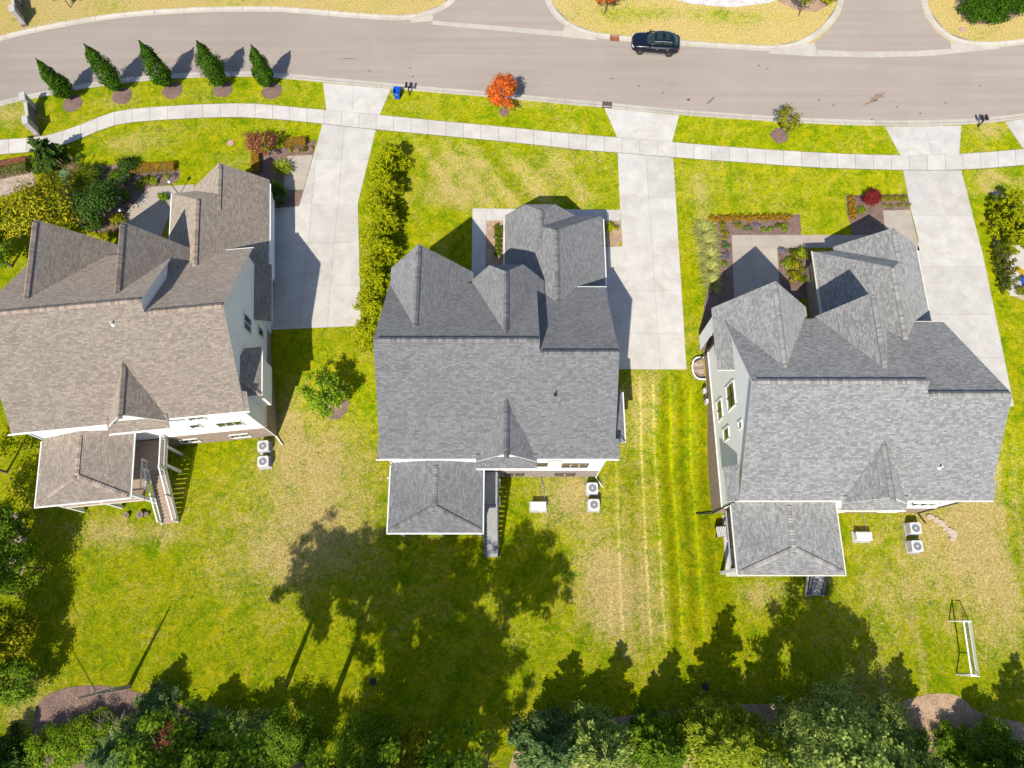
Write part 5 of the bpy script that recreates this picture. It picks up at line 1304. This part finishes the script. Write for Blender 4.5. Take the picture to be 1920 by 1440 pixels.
for i, (u, v, rr, hh, mt, lab) in enumerate(((188, 330, 1.0, 1.3, 'leaf_ever', 'dark shrub right of the tall soft grass'), (178, 392, 1.2, 1.6, 'leaf_wood', 'leafy shrub below the green box'), (205, 362, 1.1, 1.5, 'leaf_ever', 'dark shrub in the middle of the left garden bed'), (222, 335, .8, .9, 'leaf_wood', 'green shrub right of the garden middle'), (238, 372, .7, .9, 'leaf_wood', 'green shrub beside the upper path lamp'), (226, 418, .8, 1.0, 'leaf_gold', 'yellowish shrub beside the lower path lamp'), (185, 430, 1.1, 1.4, 'leaf_ever', 'dark shrub between gold tree and left gables'), (160, 372, .8, 1.2, 'leaf_gold', 'small golden shrub below the green box'), (290, 342, .5, .5, 'leaf_lime', 'lime green low plant above the left patio'), (275, 341, .5, .5, 'leaf_box', 'dull green low plant above the left patio'))):
    shrub('garden_shrub', lab, xy_(u, v), rr, hh, mt, int(1900 * rr), .14, 500 + i, 'shrubs of the left garden', lobes=18)
# --- middle house beds
for i in range(6):
    shrub('boxwood_ball', f'green boxwood ball, {ORD[i]} from the street in the row beside the front path', xy_(933 + (i % 2) * 1.5, 429 + i * 9.6), .40, .55, 'leaf_box', 620, .09, 70 + i, 'boxwood row of the middle house', key='boxw')
shrub('boxwood_ball', 'single boxwood ball against the wing wall of the middle house', xy_(944, 433), .42, .55, 'leaf_box', 620, .09, 77, 'boxwood row of the middle house', key='boxw')
shrub('yellow_shrub', 'yellow shrub in the small bed beside the middle driveway', xy_(1146, 430), .65, .8, 'leaf_yellow', 900, .12, 78)
# --- right front beds
for i in range(11):
    shrub('box_ball', f'clipped orange box ball, {ORD[i]} from the left in the long front row', xy_(1336 + i * 13.8, 412 - i * .25), .42, .5, 'leaf_hedge', 700, .085, 80 + i, 'orange box balls of the right house', key='boxo')
for i in range(4):
    shrub('box_ball', f'clipped orange box ball, {ORD[i]} from the street beside the crimson maple', xy_(1594.5 + i * .8, 376 + i * 10.5), .42, .5, 'leaf_hedge', 700, .085, 92 + i, 'orange box balls of the right house', key='boxo')
for i in range(4):
    shrub('box_ball', f'clipped orange-green box ball, {ORD[i]} from the left between maple and driveway', xy_(1652 + i * 13.5, 375), .42, .5, 'leaf_gold', 700, .085, 97 + i, 'orange box balls of the right house', key='boxg')
for i, (u, v, rr) in enumerate(((1318, 440, 1.25), (1325, 462, 1.1), (1328, 487, 1.05), (1329, 512, 1.0), (1331, 536, .95))):
    grass_clump('variegated_grass', f'pale yellow arching grass clump, {ORD[i]} from the street left of the right house', xy_(u, v), rr, 1.15, 'leaf_grassy', 420, 110 + i, 'pale grass clumps', .035)
for i, (u, v, mt, rr) in enumerate(((1352, 425, 'leaf_gold', .5), (1382, 424, 'leaf_gold', .45), (1401, 430, 'leaf_pine', .45), (1418, 424, 'leaf_lavender', .4), (1430, 433, 'leaf_bright', .35), (1445, 432, 'leaf_bright', .35), (1458, 425, 'leaf_box', .4), (1470, 425, 'leaf_lime', .38), (1469, 433, 'leaf_bright', .3))):
    shrub('bedding_plant', f'low bedding plant, {ORD[i]} from the left under the long orange row', xy_(u, v), rr, .4, mt, 420, .085, 120 + i, 'bedding plants')
for i, (u, v, mt, rr) in enumerate(((1357, 443, 'leaf_gold', .6), (1360, 462, 'leaf_pine', .5), (1358, 482, 'leaf_lavender', .5), (1356, 497, 'leaf_bright', .4), (1340, 590, 'leaf_bright', .6))):
    shrub('bedding_plant', f'bedding plant, {ORD[i]} from the street between grass clumps and tan path', xy_(u, v), rr, .5, mt, 520, .09, 130 + i, 'bedding plants')
for i, (u, v, mt, rr, hh) in enumerate(((1503, 478, 'leaf_lime', .75, .9), (1487, 480, 'leaf_box', .7, .8), (1474, 497, 'leaf_lime', .7, .8), (1492, 503, 'leaf_gold', .75, .9), (1486, 522, 'leaf_gold', .75, .9), (1500, 527, 'leaf_box', .6, .7), (1466, 472, 'leaf_lavender', .4, .4))):
    shrub('green_shrub', f'yellow-green shrub, {ORD[i]} counted from the street in the bed between path and right wing', xy_(u, v), rr, hh, mt, 1000, .12, 140 + i, 'shrubs between path and wing')
for i, (u, v, mt) in enumerate(((1657, 386, 'leaf_gold'), (1668, 387, 'leaf_lime'), (1686, 386, 'leaf_gold'), (1702, 386, 'leaf_gold'))):
    shrub('bedding_plant', f'small yellow bedding plant, {ORD[i]} from the left above the tan pad', xy_(u, v), .3, .3, mt, 260, .07, 150 + i, 'bedding plants')
shrub('green_shrub', 'bright green low shrub below the crimson maple', xy_(1615, 397), .6, .45, 'leaf_bright', 600, .1, 156)
shrub('red_shrub', 'dark red shrub at the left wall of the right house', xy_(1327, 618), .85, 1.1, 'leaf_redbrown', 900, .13, 157)
# --- right edge
for i, (u, v, hh, rr) in enumerate(((1868, 400, 3.4, 1.3), (1866, 430, 3.8, 1.4), (1888, 425, 3.6, 1.4), (1884, 462, 3.4, 1.3), (1905, 455, 3.3, 1.3))):
    conifer('golden_cedar', f'golden cedar, {ORD[i]} from the top in the right edge group', xy_(u, v), hh, rr, 'leaf_yellow', 5200, .17, 160 + i, 'golden cedars at the right edge', .07, .02, 9, 9, -.35, .55, limbs=False)
for i, (u, v) in enumerate(((1862, 479), (1866, 495), (1870, 511), (1873, 527), (1877, 543))):
    conifer('dwarf_conifer', f'slender green cone conifer, {ORD[i]} from the top beside the right patio', xy_(u, v), 2.6, .52, 'leaf_box', 1700, .12, 170 + i, 'slender conifers at the right edge', .05, .01, 12, 8, -.3, .55, limbs=False)
shrub('round_shrub', 'round golden shrub in the gravel at the right edge', xy_(1914, 548), .75, .9, 'leaf_gold', 1100, .11, 176)
# --- across the street
broad_tree('far_tree', 'small autumn tree at the top edge above the car', xy_(1134, 26), 3.6, 1.3, 'leaf_orange', 1600, .2, 180, None, .06)
shrub('far_shrub', 'green and orange shrub at the top edge right of the rock bed', xy_(1550, 2), 1.2, 1.1, 'leaf_gold', 1400, .15, 181)
broad_tree('far_tree', 'bare-stemmed tree at the top edge right of the rock bed', xy_(1497, 30), 4.0, 1.3, 'leaf_sparse', 900, .2, 182, None, .06)
for i, (u, v, rr, hh) in enumerate(((1822, 30, 1.7, 1.9), (1852, 34, 1.8, 2.0), (1884, 24, 1.8, 2.1), (1835, 8, 1.8, 2.2), (1905, 2, 1.9, 2.2), (1868, 4, 1.9, 2.4))):
    shrub('juniper', f'green spreading juniper, {ORD[i]} of the clump in the top right corner', xy_(u, v), rr, hh, 'leaf_columnar', 3200, .2, 190 + i, 'junipers in the top right corner', lobes=26)
broad_tree('far_tree', 'green tree at the top edge left of the columnar row', xy_(132, 14), 3.4, .9, 'leaf_columnar', 1800, .18, 198, None, .06)

# --- woodland edge below the lawns; heights follow their shadows
SHX, SHY = math.sin(SH_AZ) / math.tan(SUN_EL), math.cos(SH_AZ) / math.tan(SUN_EL)
def foot(u, v, h): p = at(u, v); return (p.x - SHX * h, p.y - SHY * h)
edge = [(350, 1222, 8.0, 1.7, 'leaf_pine', 'blue-green pine left of the dead branches at the bottom edge'), (445, 1262, 6.6, 2.0, 'leaf_ever', 'dark pine at the bottom edge left of the great shadow'),
        (530, 1266, 7.0, 2.1, 'leaf_pine', 'pine at the bottom edge at the left rim of the great shadow'), (1082, 1216, 8.4, 2.4, 'leaf_pine', 'grey-green pine at the bottom edge right of the thin bare tree'),
        (1170, 1199, 9.0, 2.4, 'leaf_olive', 'silvery pine at the bottom edge below the straw mowing lines'), (1268, 1214, 8.2, 2.1, 'leaf_wood', 'green pine at the bottom edge between silvery and lime trees'),
        (1372, 1128, 11.5, 2.7, 'leaf_lime', 'tall lime green conifer at the bottom edge below the right house'), (1445, 1185, 10.0, 2.3, 'leaf_lime', 'second lime green conifer at the bottom edge next to the tall one'),
        (1690, 1225, 9.5, 3.0, 'leaf_olive', 'dense silvery tree at the bottom edge left of the goal'), (1825, 1280, 8.5, 2.6, 'leaf_wood', 'open green tree at the bottom right below the goal'), (1905, 1222, 11.0, 2.8, 'leaf_ever', 'dark conifer at the bottom right corner')]
for i, (u, v, h, r_, mt, lab) in enumerate(edge):
    conifer('pine_tree', lab, foot(u, v, h), h, r_ * 1.22, mt, 15000, .26, 300 + i, 'pines along the woodland edge', .16, .05, 15, 8, .15, .8)
broad_tree('birch_tree', 'tall loose-crowned tree at the bottom edge shading the right stairs', foot(1540, 1105, 15.0), 15.0, 4.6, 'leaf_olive', 13000, .26, 320, None, .2, .3, 80, 'bark', spread=.11, shell=.3)
broad_tree('birch_tree', 'second loose-crowned tree at the bottom edge left of the dense silvery tree', foot(1600, 1150, 12.0), 12.0, 3.0, 'leaf_olive', 6000, .26, 321, None, .14, .35, 50, 'bark', spread=.12, shell=.3)
# tall oaks outside the lower edge, known from the broad shadow they throw
for i, (u, v, zc, r_, n) in enumerate(((632, 1050, 15.0, 5.2, 9000), (810, 1160, 16.0, 6.0, 14000), (985, 1050, 16.0, 4.6, 5600), (760, 1330, 14.0, 5.4, 12000), (900, 1260, 14.0, 4.8, 9000), (735, 1030, 17.0, 4.2, 6500), (850, 1040, 17.5, 4.4, 5500))):
    p = at(u, v); h = zc + r_ * .8
    broad_tree('oak_tree', f'tall broadleaf tree below the bottom edge throwing the great lawn shadow, {ORD[i]} of seven', (p.x - SHX * (zc - REAR), p.y - SHY * (zc - REAR)), h, r_, 'leaf_wood', int(n * 2.3), .27, 330 + i, 'tall trees throwing the great shadow', .3, .4, 120, rzf=r_ * .9, spread=.095, shell=.3)
under = [(1470, 1395, 2.4, 3.6, 'leaf_olive', 'silvery bush at the bottom edge right of the lime conifers'), (1560, 1375, 2.8, 4.2, 'leaf_olive', 'large silvery bush in the middle of the bottom right thicket'), (1650, 1400, 2.6, 3.6, 'leaf_olive', 'silvery bush at the right end of the thicket'), (1520, 1430, 2.4, 3.0, 'leaf_olive', 'low silvery bush on the bottom edge under the large one'), (1610, 1440, 2.4, 3.0, 'leaf_olive', 'low silvery bush at the very bottom left of the pinkish soil'), (1700, 1430, 1.8, 2.2, 'leaf_wood', 'green bush beside the pinkish soil at the bottom edge'),
         (1385, 1400, 2.0, 3.0, 'leaf_lime', 'lime green bush at the bottom edge under the tall lime conifer'), (1330, 1375, 1.6, 2.6, 'leaf_lime', 'lime green bush left of the tall lime conifer'), (1250, 1410, 1.8, 2.4, 'leaf_bright', 'bright green bush at the bottom edge between soil patches'), (1205, 1425, 1.6, 2.2, 'leaf_bright', 'bright green low bush left of the soil patch at the bottom'),
         (1100, 1390, 2.2, 2.8, 'leaf_olive', 'grey-green bush right of the thin bare tree'), (1035, 1400, 1.9, 2.4, 'leaf_pine', 'blue-green bush beside the thin bare tree'), (1150, 1440, 2.2, 2.4, 'leaf_olive', 'grey-green bush on the bottom edge below the silvery pine'),
         (690, 1428, 2.6, 4.0, 'leaf_wood', 'dark green round tree at the bottom edge in the great shadow'), (790, 1432, 2.0, 3.0, 'leaf_gold', 'bush with gold tips at the bottom edge in the great shadow'), (560, 1410, 2.4, 3.4, 'leaf_wood', 'green bush with pale tips left of the great shadow'), (470, 1415, 2.2, 2.8, 'leaf_olive', 'grey-green bush at the bottom edge below the dark pine'), (415, 1395, 1.9, 2.4, 'leaf_pine', 'blue-green bush below the blue-green pine'),
         (300, 1345, 1.6, 2.0, 'leaf_pine', 'blue-green young pine bush at the lawn edge'), (255, 1420, 2.0, 2.0, 'leaf_olive', 'olive bush among dead branches at the bottom left'), (180, 1405, 1.9, 1.8, 'leaf_bright', 'green bush in the mulch at the bottom left'), (110, 1425, 2.0, 2.0, 'leaf_bright', 'green bush on the bottom edge left of the mulch'), (330, 1420, 1.8, 1.8, 'leaf_redbrown', 'orange-brown low bush at the bottom left'), (1790, 1425, 1.6, 1.4, 'leaf_wood', 'low bush on the soil at the bottom right'), (1860, 1435, 2.4, 2.4, 'leaf_wood', 'wide green bush in the bottom right corner')]
for i, (u, v, r_, h, mt, lab) in enumerate(under):
    shrub('woodland_bush', lab, xy_(u, v - 26, REAR + h * .4), r_ * 1.12, h * 1.1, mt, int(4600 * r_), .2, 400 + i, 'bushes along the woodland edge', lobes=int(26 + 16 * r_), spread=.17, aspect=.36)
conifer('spruce_tree', 'dark dense spruce in the bottom left corner', xy_(22, 1425), 4.5, 2.6, 'leaf_ever', 6000, .28, 440, None, .14, .02, 12, 10, .1)
for i, (u, v, h, r_, mt, lab) in enumerate(((34, 1062, 5.0, 2.3, 'leaf_bright', 'bright green tree at the left edge below the brown house'), (18, 1185, 4.6, 2.1, 'leaf_gold', 'yellow-tinged tree at the left edge below the bright green one'), (8, 985, 5.5, 1.8, 'leaf_wood', 'tree at the left edge beside the left porch'), (-45, 1110, 8.5, 2.8, 'leaf_wood', 'tall tree just outside the left edge'), (30, 1275, 4.0, 2.0, 'leaf_wood', 'green tree at the left edge above the dark spruce'), (-75, 860, 9.0, 2.8, 'leaf_wood', 'tall tree outside the left edge beside the brown roof'), (-60, 1240, 8.5, 2.6, 'leaf_wood', 'tall leafy tree outside the lower left edge'), (-60, 985, 8.0, 2.6, 'leaf_wood', 'leafy tree outside the left edge beyond the porch'))):
    broad_tree('edge_tree', lab, xy_(u, v, REAR + h * .6), h, r_, mt, 6000, .2, 450 + i, 'trees along the left edge', .12, .18, 40, spread=.22)
# bare trunk with a long shadow, thin bare tree, dead branches
hb = 7.4; q = foot(314, 1135, hb); r = thing('bare_snag', 'bare leaning trunk at the bottom left throwing a long thin shadow', 'dead tree', rise(*q))
m = trunk_mb(hb, .20, .05, (.25, -.1)); m.build('trunk', M['bark_pale'], r)
rng = random.Random(5); m = MB()
for k in range(14):
    a = rng.uniform(0, 6.28); z = rng.uniform(1.0, 5.5); l_ = rng.uniform(.3, .7); m.tube((0, 0, z), (l_ * math.cos(a), l_ * math.sin(a), z + l_ * .5), .025, .008, 4, cap=False)
m.build('stubs', M['bark_pale'], r)
def bare(name, label, xy, h, n, seed, r0, col='bark_pale', spread=.5):
    rg = random.Random(seed); root = thing(name, label, 'dead tree', rise(*xy)); m = MB(); m.tube((0, 0, 0), (0, 0, h), r0, .012, 6)
    for k in range(n):
        z = h * rg.uniform(.15, .95); a = rg.uniform(0, 6.28); l_ = (h - z) * spread + .3; e = Vector((l_ * math.cos(a), l_ * math.sin(a), z + l_ * .9)); s_ = Vector((0, 0, z)); m.tube(s_, e, r0 * .35 * (1 - z / h) + .012, .006, 4, cap=False)
        for j in range(3):
            p = s_.lerp(e, rg.uniform(.3, .9)); a2 = a + rg.uniform(-1, 1); l2 = l_ * .4; m.tube(p, p + Vector((l2 * math.cos(a2), l2 * math.sin(a2), l2 * .7)), .012, .004, 4, cap=False)
    m.build('branches', M[col], root)
bare('bare_tree', 'thin bare tree at the bottom edge right of the great shadow', xy_(915, 1425), 4.5, 26, 3, .07, 'bark')
bare('dead_shrub', 'grey leafless shrub in the mulch at the bottom left', xy_(225, 1375), 1.6, 30, 4, .05, 'bark_pale', 1.1)
bare('dead_shrub', 'grey leafless shrub beside the snag at the bottom left', xy_(270, 1385), 1.4, 26, 6, .05, 'bark_pale', 1.1)

# overhead line outside the lower left corner, known from its shadow on the lawn
for k_, (px_, py_, lab) in enumerate(((-30.0, -17.5, 'utility pole beyond the bottom left corner'), (-53.0, 12.7, 'utility pole beyond the left edge'))):
    r = thing('utility_pole', lab, 'utility pole', rise(px_, py_)); trunk_mb(9.0, .14, .10).build('pole', M['bark'], r)
    m = MB(); m.box((0, 0, 8.6), (1.6, .1, .12), rad(-37)); m.build('crossarm', M['bark'], r)
r = thing('utility_cable', 'thin overhead cable whose shadow crosses the left back lawn', 'cable', rise(-38.7, -6, 0)); m = MB()
A_, B_ = Vector((-30 + 38.7, -11.5, 8.7)), Vector((-53.0 + 38.7, 18.7, 8.7))
pt_ = [A_.lerp(B_, i / 16) - Vector((0, 0, .7 * math.sin(math.pi * i / 16))) for i in range(17)]
for a, b in zip(pt_, pt_[1:]): m.tube(a, b, .035, n=5, cap=False)
m.build('cable_strand', M['dark_metal'], r)

# fallen leaves and straw flecks strewn over the lawns
rng = np.random.default_rng(77); nl = 3800
LX = rng.uniform(-42, 42, nl); LY = rng.uniform(-9, 56, nl); keep = np.ones(nl, bool)
dens = 0.35 + 0.65 * (np.sin(LX * .21 + 1.1) * np.sin(LY * .17 + .4) * .5 + .5); keep &= rng.random(nl) < dens
keep &= ~((LY > np.interp(LX, [p.x for p in S_back], [p.y for p in S_back]) - 1.2) & (LY < np.interp(LX, [p.x for p in N_edge], [p.y for p in N_edge]) + 1.2))
wy = np.interp(LX, [p.x for p in W_bot], [p.y for p in W_bot]); keep &= ~((LY > wy - .4) & (LY < wy + 2.2))
for bx0, bx1, by0, by1 in ((-38, -18, 10, 40), (-18, -11.3, 20, 48), (-10.5, 15.5, 10.5, 36), (7.5, 15.5, 20, 50), (15, 46, 6.5, 36), (29, 45, 20, 48), (16.5, 26, 2, 10), (-10, -1, 4, 12)): keep &= ~((LX > bx0) & (LX < bx1) & (LY > by0) & (LY < by1))
LX, LY = LX[keep], LY[keep]
Cc = np.stack([LX, LY, np.array([gz(a, b) for a, b in zip(LX, LY)]) + .03], 1)
M['litter'] = mat_leaf('dry_leaf_litter', (0.20, 0.13, 0.05), (0.32, 0.23, 0.10), (0.45, 0.35, 0.18), .1)
tag(link('fallen_leaves', leaf_mesh('fallen_leaves', Cc, np.tile([[0., 0, 1]], (len(Cc), 1)), .12, M['litter'], rng, .7)), 'dry leaves and straw flecks strewn over the lawns', 'leaves', kind='stuff')
